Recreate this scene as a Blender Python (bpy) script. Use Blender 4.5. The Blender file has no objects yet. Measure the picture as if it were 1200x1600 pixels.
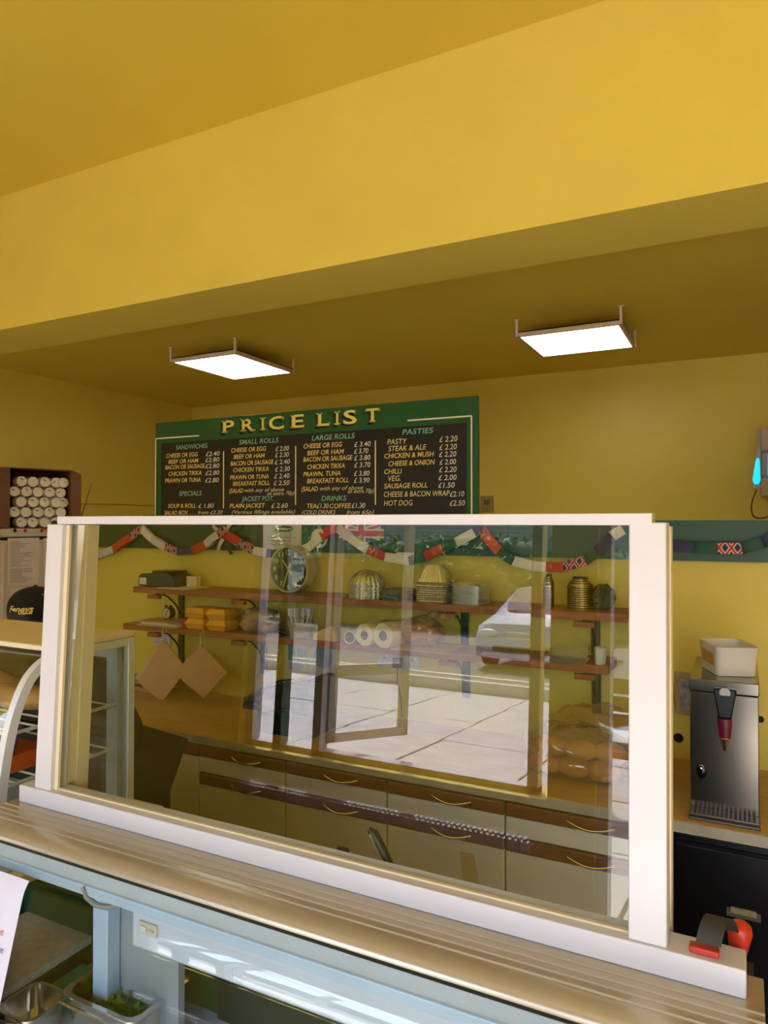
import bpy, math, random
from math import sin, cos, pi, radians, sqrt, atan2, tan
from mathutils import Vector, Matrix
random.seed(7)
sc = bpy.context.scene
col = sc.collection
# ------------------------------------------------------------------ camera
FPX = 1101.8; YAW = radians(26.985); PITCH = radians(0.8416); CAM = Vector((0, 0, 1.85))
cd = bpy.data.cameras.new('camera'); cam = bpy.data.objects.new('camera', cd); col.objects.link(cam)
cd.sensor_fit = 'VERTICAL'; cd.sensor_height = 36; cd.lens = FPX * 36 / 1600; cd.clip_start = 0.05; cd.clip_end = 200
cam.location = CAM; cam.rotation_euler = (pi / 2 + PITCH, 0, YAW); sc.camera = cam
# ------------------------------------------------------------------ world, sun, exposure
w = bpy.data.worlds.new('sky'); sc.world = w; w.use_nodes = True
wn = w.node_tree; wn.nodes.clear()
wo = wn.nodes.new('ShaderNodeOutputWorld'); wb = wn.nodes.new('ShaderNodeBackground'); ws = wn.nodes.new('ShaderNodeTexSky')
ws.sky_type = 'NISHITA'; ws.sun_disc = False; ws.sun_elevation = radians(58); ws.sun_rotation = radians(200); ws.air_density = 1.0; ws.dust_density = 3.0
wn.links.new(ws.outputs[0], wb.inputs[0]); wn.links.new(wb.outputs[0], wo.inputs[0]); wb.inputs[1].default_value = 0.42
sl = bpy.data.lights.new('sun', 'SUN'); sl.energy = 7.0; sl.angle = radians(0.6); sl.color = (1.0, 0.98, 0.96)
so = bpy.data.objects.new('sun', sl); col.objects.link(so); so.rotation_euler = (radians(32), 0, radians(-28))
vs = sc.view_settings; sc.display_settings.display_device = 'sRGB'
vs.view_transform = 'Standard'; vs.look = 'None'; vs.gamma = 1; vs.use_curve_mapping = False; vs.exposure = 1.36
cy = sc.cycles
cy.use_denoising = True; cy.max_bounces = 10; cy.diffuse_bounces = 5; cy.glossy_bounces = 5; cy.transparent_max_bounces = 24
cy.sample_clamp_indirect = 6; cy.caustics_reflective = False; cy.caustics_refractive = False

# ------------------------------------------------------------------ pixel -> real plane helpers (distances are metric)
_F = Vector((-sin(YAW) * cos(PITCH), cos(YAW) * cos(PITCH), sin(PITCH))); _R = Vector((cos(YAW), sin(YAW), 0)); _U = _R.cross(_F)
def ray(u, v): return _F + _R * ((u - 600) / FPX) + _U * ((800 - v) / FPX)
def onY(u, v, y): d = ray(u, v); return CAM + d * (y / d.y)
def onX(u, v, x): d = ray(u, v); return CAM + d * (x / d.x)
def onZ(u, v, z): d = ray(u, v); return CAM + d * ((z - CAM.z) / d.z)
W = 3.05          # serving-side wall plane
ZT = 0.912        # back worktop height

# ------------------------------------------------------------------ materials
def s2l(c): c /= 255.0; return c / 12.92 if c <= 0.04045 else ((c + 0.055) / 1.055) ** 2.4
def rgb(h):
    if isinstance(h, str): h = tuple(int(h[i:i + 2], 16) for i in (0, 2, 4))
    return tuple(s2l(c) for c in h) + (1.0,)
MATS = {}
def mat(name, c, rough=0.6, metal=0.0, var=0.06, scale=8.0, bump=0.0, bscale=60.0, c2=None, stretch=None, spec=0.5, emit=None, estr=0, coat=0.0, trans=0.0, aniso=0):
    if name in MATS: return MATS[name]
    m = bpy.data.materials.new(name); m.use_nodes = True; nt = m.node_tree; b = nt.nodes['Principled BSDF']
    b.inputs['Roughness'].default_value = rough; b.inputs['Metallic'].default_value = metal
    b.inputs['Specular IOR Level'].default_value = spec; b.inputs['Coat Weight'].default_value = coat
    b.inputs['Transmission Weight'].default_value = trans
    tc = nt.nodes.new('ShaderNodeTexCoord'); mp = nt.nodes.new('ShaderNodeMapping'); nt.links.new(tc.outputs['Object'], mp.inputs[0])
    if stretch: mp.inputs['Scale'].default_value = stretch
    n = nt.nodes.new('ShaderNodeTexNoise'); n.inputs['Scale'].default_value = scale; n.inputs['Detail'].default_value = 5
    nt.links.new(mp.outputs[0], n.inputs['Vector'])
    r = nt.nodes.new('ShaderNodeValToRGB'); a = rgb(c); r.color_ramp.elements[0].position = 0.3; r.color_ramp.elements[1].position = 0.7
    if c2 is None:
        r.color_ramp.elements[0].color = tuple(x * (1 - var) for x in a[:3]) + (1,)
        r.color_ramp.elements[1].color = tuple(min(1, x * (1 + var)) for x in a[:3]) + (1,)
    else: r.color_ramp.elements[0].color = a; r.color_ramp.elements[1].color = rgb(c2)
    nt.links.new(n.outputs[0], r.inputs[0]); nt.links.new(r.outputs[0], b.inputs['Base Color'])
    if bump:
        n2 = nt.nodes.new('ShaderNodeTexNoise'); n2.inputs['Scale'].default_value = bscale; n2.inputs['Detail'].default_value = 4
        nt.links.new(mp.outputs[0], n2.inputs['Vector'])
        bp = nt.nodes.new('ShaderNodeBump'); bp.inputs['Strength'].default_value = bump; bp.inputs['Distance'].default_value = 0.01
        nt.links.new(n2.outputs[0], bp.inputs['Height']); nt.links.new(bp.outputs[0], b.inputs['Normal'])
    if emit: b.inputs['Emission Color'].default_value = rgb(emit); b.inputs['Emission Strength'].default_value = estr
    MATS[name] = m; return m
def glassmat(name, tint, gain=1.9, rough=0.0, haze=0.0, hazecol='ffffff', ior=1.5):
    m = bpy.data.materials.new(name); m.use_nodes = True; nt = m.node_tree; nt.nodes.clear()
    o = nt.nodes.new('ShaderNodeOutputMaterial'); mx = nt.nodes.new('ShaderNodeMixShader')
    t = nt.nodes.new('ShaderNodeBsdfTransparent'); t.inputs[0].default_value = rgb(tint)
    g = nt.nodes.new('ShaderNodeBsdfGlossy'); g.inputs['Roughness'].default_value = rough
    f = nt.nodes.new('ShaderNodeFresnel'); f.inputs[0].default_value = ior
    ge = nt.nodes.new('ShaderNodeNewGeometry'); inv = nt.nodes.new('ShaderNodeMath'); inv.operation = 'SUBTRACT'; inv.inputs[0].default_value = 1.0
    nt.links.new(ge.outputs['Backfacing'], inv.inputs[1])
    m1 = nt.nodes.new('ShaderNodeMath'); m1.operation = 'MULTIPLY'; m1.use_clamp = True; m1.inputs[1].default_value = gain
    nt.links.new(f.outputs[0], m1.inputs[0])
    m2 = nt.nodes.new('ShaderNodeMath'); m2.operation = 'MULTIPLY'; nt.links.new(m1.outputs[0], m2.inputs[0]); nt.links.new(inv.outputs[0], m2.inputs[1])
    nt.links.new(m2.outputs[0], mx.inputs[0]); nt.links.new(g.outputs[0], mx.inputs[2])
    if haze:
        d = nt.nodes.new('ShaderNodeBsdfDiffuse'); d.inputs[0].default_value = rgb(hazecol); mh = nt.nodes.new('ShaderNodeMixShader')
        mh.inputs[0].default_value = haze; nt.links.new(t.outputs[0], mh.inputs[1]); nt.links.new(d.outputs[0], mh.inputs[2]); nt.links.new(mh.outputs[0], mx.inputs[1])
    else: nt.links.new(t.outputs[0], mx.inputs[1])
    nt.links.new(mx.outputs[0], o.inputs[0]); MATS[name] = m; return m

M_YEL = mat('yellow_wall_paint', 'e4ce5c', 0.42, var=0.03, scale=3, bump=0.08, bscale=90, spec=0.35)
M_CEIL = mat('yellow_ceiling_paint', 'e0c64c', 0.5, var=0.03, scale=2, bump=0.05, bscale=60, spec=0.3)
M_WHITE = mat('white_upvc', 'd3cfd2', 0.38, var=0.02)
M_CREAM = mat('cream_frame', 'e4d3ae', 0.4, var=0.02)
M_GREEN = mat('dark_green_paint', '14482c', 0.35, var=0.10, scale=4, bump=0.08, bscale=20)
M_GREEN2 = mat('board_green', '1c5a2c', 0.4, var=0.05)
M_BLACKB = mat('board_black', '16130f', 0.4, var=0.1)
M_GOLD = mat('sign_yellow', 'ffee78', 0.5); M_CREAMT = mat('sign_cream', 'fff0b8', 0.5); M_WHT = mat('sign_white', 'fbfaf4', 0.5)
M_TEAL = mat('sign_teal', '90ccbc', 0.5); M_BLK = mat('black_plastic', '101012', 0.35); M_INK = mat('ink', '2a2a2e', 0.6)
M_WOOD = mat('pine_shelf', '8a4c28', 0.45, c2='b06c3c', scale=3, stretch=(1.5, 14, 20), bump=0.05)
M_MAHO = mat('brown_rail_wood', '5c2a1a', 0.35, c2='7a3c26', scale=4, stretch=(2, 14, 20))
M_CAB = mat('cream_laminate', 'dcdad4', 0.35, var=0.03)
M_CARC = mat('cabinet_carcass', '4a3626', 0.6)
M_WTOP = mat('worktop_laminate', 'c9a86c', 0.35, c2='b8935a', scale=5, bump=0.02, stretch=(1, 3, 1))
M_WEDGE = mat('worktop_edge', 'b4ab98', 0.4, c2='9a9484', scale=12)
M_CHROME = mat('chrome', 'd8d4cc', 0.15, 1.0, var=0.02)
M_STEEL = mat('brushed_steel', '8e8880', 0.17, 1.0, var=0.05, scale=4, stretch=(60, 1, 1))
M_FOIL = mat('aluminium_foil', 'eceae8', 0.3, .9, var=0.05)
M_DECK = mat('deck_aluminium', 'bcb09a', 0.26, 0.45, var=0.03, scale=5, stretch=(1, 30, 30))
M_IRON = mat('bracket_green_iron', '12332b', 0.4)
M_IRONB = mat('bracket_black_iron', '14100e', 0.4)
M_PAPER = mat('white_paper', 'eae6e4', 0.8, var=0.02); M_BROWNP = mat('brown_paper', 'd2ac80', 0.8, var=0.06, scale=12, bump=0.15, bscale=30)
M_CARD = mat('cardboard', '7c5234', 0.8, var=0.06); M_CARDL = mat('pale_card', 'cbb48c', 0.8)
M_RED = mat('red_paper', 'c2301e', 0.6); M_REDP = mat('red_plastic', 'b02a18', 0.4); M_NAVY = mat('navy_paper', '262858', 0.6); M_ORNG = mat('orange_red_paper', 'd8482a', 0.6)
M_LILAC = mat('lilac_white_paper', 'd8ccd0', 0.7); M_GREENP = mat('green_paper', '1d5040', 0.6)
M_CUP = mat('polystyrene_cup', 'e8decb', 0.6, var=0.02); M_YFOAM = mat('yellow_foam', 'f0b440', 0.6, var=0.03)
M_BREAD = mat('bread_crust', 'b87c3c', 0.7, c2='d9a766', scale=6, bump=0.2, bscale=25)
M_TISSUE = mat('paper_roll', 'efe0c2', 0.9, var=0.02, bump=0.2, bscale=80)
M_TILE = mat('paving_stone', 'c6c0bc', 0.85, c2='dcd8d4', scale=3, bump=0.3, bscale=40)
M_SKIN = mat('skin', 'c48a6a', 0.5); M_HAIR = mat('hair', '2a1a12', 0.6); M_CLOTH = mat('black_cloth', '0c0b0e', 0.85, bump=0.1, bscale=80); M_TROU = mat('charcoal_cloth', '131216', 0.9)
M_GLASS = glassmat('clear_glass', 'f4f7f2', 2.1)
M_GLASSG = glassmat('greenish_glass', 'f5f8f7', 2.4)
M_FILM = glassmat('plastic_film', 'f2ece6', 2.2, 0.12, 0.14, 'e8ddd0')

# ------------------------------------------------------------------ mesh builder
class MB:
    def __init__(s): s.v = []; s.f = []; s.mi = []
    def add(s, vs, fs, mi=0):
        o = len(s.v); s.v += [tuple(p) for p in vs]; s.f += [tuple(i + o for i in f) for f in fs]; s.mi += [mi] * len(fs); return s
    def box(s, x0, x1, y0, y1, z0, z1, mi=0):
        return s.add([(x0, y0, z0), (x1, y0, z0), (x1, y1, z0), (x0, y1, z0), (x0, y0, z1), (x1, y0, z1), (x1, y1, z1), (x0, y1, z1)],
                     [(0, 3, 2, 1), (4, 5, 6, 7), (0, 1, 5, 4), (1, 2, 6, 5), (2, 3, 7, 6), (3, 0, 4, 7)], mi)
    def prism(s, pts, d, mi=0):           # pts: list of 3D points (planar, CCW seen against d), d: extrusion vector
        n = len(pts); d = Vector(d); a = [Vector(p) for p in pts]; b = [p + d for p in a]
        return s.add(a + b, [tuple(range(n))[::-1], tuple(range(n, 2 * n))] + [(i, (i + 1) % n, (i + 1) % n + n, i + n) for i in range(n)], mi)
    def tube(s, path, r, n=8, closed=False, mi=0):
        P = [Vector(p) for p in path]; m = len(P); rs = r if isinstance(r, (list, tuple)) else [r] * m; vs = []
        up = Vector((0, 0, 1)); pn = None
        for i in range(m):
            t = (P[(i + 1) % m] - P[i - 1]) if closed else (P[min(i + 1, m - 1)] - P[max(i - 1, 0)])
            t.normalize()
            if pn is None: a = up if abs(t.z) < .9 else Vector((1, 0, 0)); x = t.cross(a).normalized()
            else: x = (pn - t * pn.dot(t)).normalized()
            pn = x; y = t.cross(x)
            for k in range(n): vs.append(P[i] + (x * cos(2 * pi * k / n) + y * sin(2 * pi * k / n)) * rs[i])
        fs = []
        for i in range(m if closed else m - 1):
            j = (i + 1) % m
            for k in range(n): fs.append((i * n + k, i * n + (k + 1) % n, j * n + (k + 1) % n, j * n + k))
        if not closed: fs += [tuple(range(n))[::-1], tuple((m - 1) * n + k for k in range(n))]
        return s.add(vs, fs, mi)
    def lathe(s, prof, c, axis='Z', n=24, sx=1, sy=1, flute=0, fn=0, mi=0, cap=True):
        vs = []; c = Vector(c)
        for (r, h) in prof:
            for k in range(n):
                a = 2 * pi * k / n; rr = r * (1 + (flute if (k % 2) else 0))
                x, y = rr * cos(a) * sx, rr * sin(a) * sy
                vs.append(c + (Vector((x, y, h)) if axis == 'Z' else Vector((x, -h, y)) if axis == 'Y' else Vector((h, x, y))))
        m = len(prof); fs = []
        for i in range(m - 1):
            for k in range(n): fs.append((i * n + k, i * n + (k + 1) % n, (i + 1) * n + (k + 1) % n, (i + 1) * n + k))
        if cap: fs += [tuple(range(n))[::-1], tuple((m - 1) * n + k for k in range(n))]
        return s.add(vs, fs, mi)
    def blob(s, c, r, amp=0.08, seed=0, n=20, m=12, flat=None, fr=3.0, mi=0):
        rd = random.Random(seed); ph = [rd.uniform(0, 6.28) for _ in range(9)]; c = Vector(c); vs = []
        for i in range(m + 1):
            th = pi * i / m
            for k in range(n):
                a = 2 * pi * k / n; d = Vector((sin(th) * cos(a), sin(th) * sin(a), cos(th)))
                q = 1 + amp * (sin(fr * d.x * 2 + ph[0]) * sin(fr * d.y * 2 + ph[1]) + .6 * sin(fr * 4 * d.z + ph[2] + 3 * d.x) + .4 * sin(fr * 5 * d.x + ph[3]) * sin(fr * 5 * d.y + ph[4] + 3 * d.z))
                p = Vector((d.x * r[0], d.y * r[1], d.z * r[2])) * q
                if flat is not None and c.z + p.z < flat: p.z = flat - c.z + 0.0003 * (i + k % 2)
                vs.append(c + p)
        fs = []
        for i in range(m):
            for k in range(n): fs.append((i * n + k, (i + 1) * n + k, (i + 1) * n + (k + 1) % n, i * n + (k + 1) % n))
        return s.add(vs, fs, mi)
    def grid(s, fn, nu, nv, mi=0):
        vs = [fn(i / nu, j / nv) for j in range(nv + 1) for i in range(nu + 1)]
        return s.add(vs, [(j * (nu + 1) + i, j * (nu + 1) + i + 1, (j + 1) * (nu + 1) + i + 1, (j + 1) * (nu + 1) + i) for j in range(nv) for i in range(nu)], mi)
    def sheet(s, fn, nu, nv, th, mi=0):   # sheet with real thickness th along its normal
        t = MB().grid(fn, nu, nv); nrm = [Vector((0, 0, 0)) for _ in t.v]; V = [Vector(p) for p in t.v]
        for f in t.f:
            q = (V[f[1]] - V[f[0]]).cross(V[f[2]] - V[f[0]])
            for i in f: nrm[i] += q
        b = [V[i] + nrm[i].normalized() * th for i in range(len(V))]; n = len(V)
        fs = [f[::-1] for f in t.f] + [tuple(i + n for i in f) for f in t.f]; a = nu + 1
        ring = [i for i in range(nu)] + [j * a + nu for j in range(nv)] + [nv * a + nu - i for i in range(nu)] + [(nv - j) * a for j in range(nv)]
        for i in range(len(ring)): p, q = ring[i], ring[(i + 1) % len(ring)]; fs.append((p, q, q + n, p + n))
        return s.add(V + b, fs, mi)
    def xf(s, M): s.v = [tuple(M @ Vector(p)) for p in s.v]; return s
def smooth(P_, n=5):
    out = []
    for i in range(len(P_) - 1):
        p0, p1, p2, p3 = P_[max(i - 1, 0)], P_[i], P_[i + 1], P_[min(i + 2, len(P_) - 1)]
        for k in range(n):
            t = k / n; out.append(tuple(.5 * (2 * b + (c - a) * t + (2 * a - 5 * b + 4 * c - d) * t * t + (3 * b - a - 3 * c + d) * t ** 3) for a, b, c, d in zip(p0, p1, p2, p3)))
    return out + [P_[-1]]
BASE = {}
CNT = 0
def obj(name, mb, m, parent=None, local=False, bevel=0, smooth=True, kind=None, label=None):
    if isinstance(mb, MB):
        me = bpy.data.meshes.new(name)
        off = Vector((0, 0, 0)) if (parent is None or local) else BASE[parent.name]
        me.from_pydata([tuple(Vector(p) - off) for p in mb.v], [], mb.f)
        for mm in (m if isinstance(m, (list, tuple)) else [m]): me.materials.append(mm)
        if any(mb.mi): me.polygons.foreach_set('material_index', mb.mi)
        if smooth:
            me.polygons.foreach_set('use_smooth', [True] * len(me.polygons)); me.set_sharp_from_angle(angle=radians(38))
        me.update()
    else: me = mb
    o = bpy.data.objects.new(name, me); col.objects.link(o)
    if parent is not None: o.parent = parent; BASE[o.name] = BASE[parent.name]
    else: BASE[o.name] = Vector((0, 0, 0))
    if bevel:
        b = o.modifiers.new('bevel', 'BEVEL'); b.width = bevel; b.segments = 2; b.limit_method = 'ANGLE'
    if kind: o['kind'] = kind
    if label: o['label'] = label
    return o
def tag(o, label, cat, group=None, kind=None):
    o['label'] = label; o['category'] = cat
    if group: o['group'] = group
    if kind: o['kind'] = kind
    return o
def thing(name, label, cat, loc, group=None, rz=0):
    o = bpy.data.objects.new(name, None); col.objects.link(o); o.location = loc; o.rotation_euler = (0, 0, rz); o.empty_display_size = .05
    BASE[o.name] = Vector(loc); return tag(o, label, cat, group)
def struct(name, mb, m, parent=None, **k): return obj(name, mb, m, parent, kind='structure', **k)
def dup(root, loc, label=None, rz=None):
    r = root.copy(); col.objects.link(r); r.location = loc; BASE[r.name] = Vector(loc)
    if label: r['label'] = label
    if rz is not None: r.rotation_euler = (0, 0, rz)
    for ch in list(root.children):
        c = ch.copy(); col.objects.link(c); c.parent = r
        for g in list(ch.children): d = g.copy(); col.objects.link(d); d.parent = c
    return r
# text -> flat print lying on a plane: origin o (left end of base line), right vector, up vector, fitted to width/height
TXT = {}
def text(mb, s, o, right, up, width, height, shear=0.0, bold=0.0, mi=0, lift=0.0012):
    key = (s, shear, bold)
    if key not in TXT:
        c = bpy.data.curves.new('t', 'FONT'); c.body = s; c.shear = shear; c.offset = bold; c.resolution_u = 3
        ob = bpy.data.objects.new('t', c); me = bpy.data.meshes.new_from_object(ob)
        TXT[key] = ([v.co.copy() for v in me.vertices], [tuple(p.vertices) for p in me.polygons])
        bpy.data.objects.remove(ob); bpy.data.curves.remove(c); bpy.data.meshes.remove(me)
    V, F = TXT[key]
    x0 = min(p.x for p in V); x1 = max(p.x for p in V); capz = 0.70
    r = Vector(right).normalized(); u = Vector(up).normalized(); n = r.cross(u).normalized()
    kx = width / (x1 - x0); kz = height / capz
    mb.add([Vector(o) + r * ((p.x - x0) * kx) + u * (p.y * kz) + n * lift for p in V], F, mi)
    return mb
XR, ZU = Vector((1, 0, 0)), Vector((0, 0, 1))

# ================================================================== STRUCTURE
zc = onY(300, 637, 5.5).z
XL, XRW, YB, YF = -5.0, 3.2, 5.5, -1.3
struct('wall_back', MB().box(XL - .15, XRW + .15, YB, YB + .15, 0, 3.9), M_YEL)
struct('wall_left', MB().box(XL - .15, XL, YF - .2, YB, 0, 3.9), M_YEL)
struct('wall_right', MB().box(XRW, XRW + .15, YF - .2, YB, 0, 3.9), M_YEL)
BZ = zc - .15
yb0 = onZ(600, 454, BZ).y; yf0 = onZ(600, 400, BZ).y
zf = onY(600, 113, yf0).z
struct('ceiling', MB().box(XL, XRW, yb0 - .05, YB, zc, zc + .1), M_CEIL)
struct('ceiling_front', MB().box(XL, XRW, YF - .2, yf0 + .02, zf, zf + .1), M_CEIL)
struct('trim_beam', MB().box(XL, XRW, yf0, yb0, BZ, zf + .05), M_YEL)
struct('floor', MB().box(XL, XRW, .95, YB, -.1, 0), mat('floor_vinyl', '5a4a3c', .6))
struct('floor_customer', MB().box(XL, XRW, YF - .2, .95, -.1, .2), mat('floor_tiles', 'a39a90', .5, scale=2))
# low yellow serving wall carrying shelves
wz = 1.858
struct('wall_serving', MB().box(-3.91, XRW, W, W + .11, 0, wz), M_YEL)
bz0 = 1.698
struct('trim_fascia', MB().box(-3.91, XRW - .01, W - .022, W, bz0, wz), M_GREEN)
# conduit on left wall
c0 = onX(112, 783, XL + .02); c1 = onX(300, 796, XL + .02)
struct('trim_conduit', MB().box(XL, XL + .022, c0.y - 1.0, c1.y - .2, 2.012, 2.03), M_YEL)
# shop front behind the camera: openings with white frames
SILL = .80; ZHEAD = 2.45
f = MB()
for a, b in ((XL - .1, -4.95), (-3.95, -2.56), (-.80, -.59), (2.6, XRW + .1)): f.box(a, b, YF - .1, YF + .1, .2, 3.9)
for a, b in ((-4.95, -3.95), (-2.56, -.80)): f.box(a, b, YF - .1, YF + .1, .2, SILL)
f.box(XL, XRW, YF - .1, YF + .1, ZHEAD, 3.9)
struct('wall_front', f, M_YEL)
def windowframe(n, x0, x1, mull, z0, z1=ZHEAD, m=M_WHITE):
    wf = MB(); t = .05
    wf.box(x0, x0 + t, YF - .04, YF + .04, z0, z1).box(x1 - t, x1, YF - .04, YF + .04, z0, z1).box(x0, x1, YF - .04, YF + .04, z1 - t, z1).box(x0, x1, YF - .04, YF + .04, z0, z0 + .03)
    o = struct('window_%d' % n, wf, m)
    for mx, mm in mull: obj('mullion', MB().box(mx - t / 2, mx + t / 2, YF - .04, YF + .04, z0, z1), mm, o)
    return o
windowframe(1, -2.56, -.86, [(-2.34, M_GREEN), (-2.08, M_WHITE)], SILL); windowframe(2, -4.95, -3.95, [], SILL)  # the far-left window is unseen, added to let in more daylight
struct('door_1', MB().box(-.59, -.54, YF - .05, YF + .05, .2, ZHEAD).box(2.55, 2.6, YF - .05, YF + .05, .2, ZHEAD).box(-.59, 2.6, YF - .05, YF + .05, ZHEAD - .06, ZHEAD), M_WHITE)
cs = MB(); t_ = .05; L0 = .55
cs.box(0, t_, -.02, .02, 0, 1.35).box(L0 - t_, L0, -.02, .02, 0, 1.35).box(0, L0, -.02, .02, 0, t_).box(0, L0, -.02, .02, 1.30, 1.35).box(0, L0, -.02, .02, .36, .42)
cso = struct('window_3', cs, M_WHITE); cso.location = (-2.06, YF - .03, SILL + .06); cso.rotation_euler = (0, 0, radians(-62))
gr_ = struct('trim_sill_grille', MB().box(-2.45, -.85, YF + .1, YF + .22, .60, .64), M_WHITE)
sm_ = None
for k in range(60):
    if sm_ is None: o = obj('grille_slat', MB().box(0, .012, YF + .105, YF + .215, .641, .652), M_WHITE, gr_); sm_ = o.data
    else: o = obj('grille_slat', sm_, None, gr_)
    o.location = (-2.44 + k * .0265, 0, 0)

# ================================================================== OUTDOORS (seen mirrored in the glass)
GZ = .2
struct('ground', MB().box(-40, 30, -60, YF - .1, GZ - .3, GZ - .02), mat('joint_earth', '5d4e3e', .95))
pav = struct('ground_pavement', MB().box(-12, 6, -7.9, YF - .1, GZ - .05, GZ - .012), mat('joint_sand', '7d6a50', .95))
slab = MB().box(0, 1.08, 0, 1.08, -.03, .0); sm = None
rr = random.Random(3)
for j in range(6):
    for i in range(9):
        if sm is None:
            o = obj('paving_slab', slab, M_TILE, None, bevel=.006); o.parent = pav; sm = o.data
        else: o = obj('paving_slab', sm, None, None, bevel=.006); o.parent = pav
        o.location = (-8.2 + i * 1.1, -2.5 - j * 1.1 + (0.0), GZ + .002 + rr.uniform(-.003, .003)); o.rotation_euler = (rr.uniform(-.003, .003), rr.uniform(-.003, .003), .03)
struct('ground_kerb', MB().box(-40, 30, -8.12, -7.95, GZ - .2, GZ + .16), mat('kerb_stone', 'd8d0c4', .8))
struct('ground_road', MB().box(-40, 30, -20, -8.12, GZ - .15, GZ + .14), mat('asphalt', '8d867e', .9, bump=.3, bscale=80))
struct('ground_line', MB().box(-40, 30, -8.75, -8.6, GZ + .139, GZ + .145), mat('road_paint', 'e8e0b8', .8))

# car facing the shop
car = thing('car', 'silver hatchback car parked across the road facing the shop, seen mirrored in the glass', 'car', (-3.3, -9.6, GZ + .14))
def carbody():
    prof = [(0, .22), (-.02, .55), (.12, .74), (.95, .92), (1.62, 1.38), (2.6, 1.46), (3.6, 1.34), (4.05, .95), (4.15, .5), (4.1, .22)]
    v = []; cols = [(-.86, .0), (-.80, .03), (-.6, .05), (0, .07), (.6, .05), (.80, .03), (.86, .0)]
    for (xx, dz) in cols:
        for (y, z) in prof:
            k = 1.0 - (.26 * max(0, (z - .9)) / .5)
            v.append((xx * k, -y + abs(xx) ** 3 * -.25, z + dz * (1 if z > .6 else 0)))
    n = len(prof); fs = []
    for i in range(len(cols) - 1):
        for k in range(n): fs.append((i * n + k, i * n + (k + 1) % n, (i + 1) * n + (k + 1) % n, (i + 1) * n + k))
    fs += [tuple(range(n))[::-1], tuple((len(cols) - 1) * n + k for k in range(n))]
    return MB().add(v, fs)
cb = obj('body', carbody(), mat('silver_car_paint', 'c4c8d4', .15, .6, coat=.5), car, local=True)
ws_ = MB().grid(lambda a, b: ((a - .5) * (1.32 - .18 * b) , -(1.0 + .60 * b) + .02 - abs(a - .5) ** 3 * .5, .96 + .43 * b + .012 + .07 * (1 - abs(2 * a - 1) ** 2)), 8, 4)
obj('windscreen', MB().sheet(lambda a, b: ((a - .5) * (1.40 - .20 * b), -(.98 + .60 * b) - abs(a - .5) ** 3 * 1.2 + .02, .97 + .43 * b + .02 + .05 * (1 - abs(2 * a - 1) ** 2)), 8, 4, .006), mat('dark_car_glass', '283038', .05, coat=1), car, local=True)
for sx in (-1, 1):
    obj('headlight', MB().blob((sx * .62, -.02, .64), (.17, .10, .075), 0), mat('headlight_glass', 'dfe6ee', .1, coat=1), car, local=True)
    for yy in (-.75, -3.3):
        wh = obj('wheel', MB().lathe([(.0, -.09), (.31, -.09), (.33, 0), (.31, .09), (.0, .09)], (sx * .78, yy, .33), 'X', 20), M_BLK, car, local=True)
obj('grille', MB().box(-.5, .5, .02, .05, .34, .44), M_BLK, car, local=True)
np_ = obj('number_plate', MB().box(-.27, .27, .045, .06, .57, .685), mat('plate_white', 'f2efe2', .4), car, local=True)
obj('plate_lettering', text(MB(), 'EF05 VVU', (.245, .061, .59), (-1, 0, 0), (0, 0, 1), .49, .075, bold=.01), M_BLK, np_, local=True)

# wooden bench outside, house, tree and hedge
bt = thing('picnic_bench', 'brown wooden bench outside the shop window, seen mirrored at the right of the glass', 'bench', (-.9, -3.2, GZ))
for k in range(3): obj('seat_plank', MB().box(-.15, 1.25, -.2 + k * .13, -.09 + k * .13, .43, .47), M_MAHO, bt, local=True)
for k in range(3): obj('back_plank', MB().box(-.15, 1.25, -.27, -.24, .55 + k * .13, .66 + k * .13), M_MAHO, bt, local=True)
for x in (-.1, 1.15):
    obj('leg', MB().box(x, x + .06, -.28, -.22, 0, .95), M_MAHO, bt, local=True); obj('leg', MB().box(x, x + .06, .1, .16, 0, .43), M_MAHO, bt, local=True)
hs = thing('house', 'brick house with a grey tiled roof across the road, mirrored in the glass', 'house', (-9, -27, GZ - .1))
obj('wall', MB().box(-8, 9, -6, 0, 0, 3.0), mat('house_brick', '8a6450', .9), hs, local=True)
rf = MB()
for k in range(14):
    y0 = .5 - k * .26; z0 = 2.9 + k * .2
    rf.add([(-8.6, y0, z0 - .0), (9.6, y0, z0 - .0), (9.6, y0 - .28, z0 + .2), (-8.6, y0 - .28, z0 + .2), (-8.6, y0, z0 - .05), (9.6, y0, z0 - .05)], [(0, 1, 2, 3), (4, 5, 1, 0)])
rf.add([(-8.6, -3.15, 5.7), (9.6, -3.15, 5.7), (9.6, -6.6, 2.9), (-8.6, -6.6, 2.9)], [(0, 1, 2, 3)])
obj('roof', rf, mat('grey_roof_tiles', '5a5856', .95, bump=.8, bscale=3, c2='7c7a76', scale=4, spec=.1), hs, local=True, smooth=False)
for x in (-5, 0, 5):
    wfh = obj('window', MB().box(x, x + 1.4, 0, .06, 1.0, 2.2), M_WHITE, hs, local=True); obj('pane', MB().box(x + .1, x + 1.3, .06, .07, 1.1, 2.1), mat('dark_pane', '303a42', .1), wfh, local=True)
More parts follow.
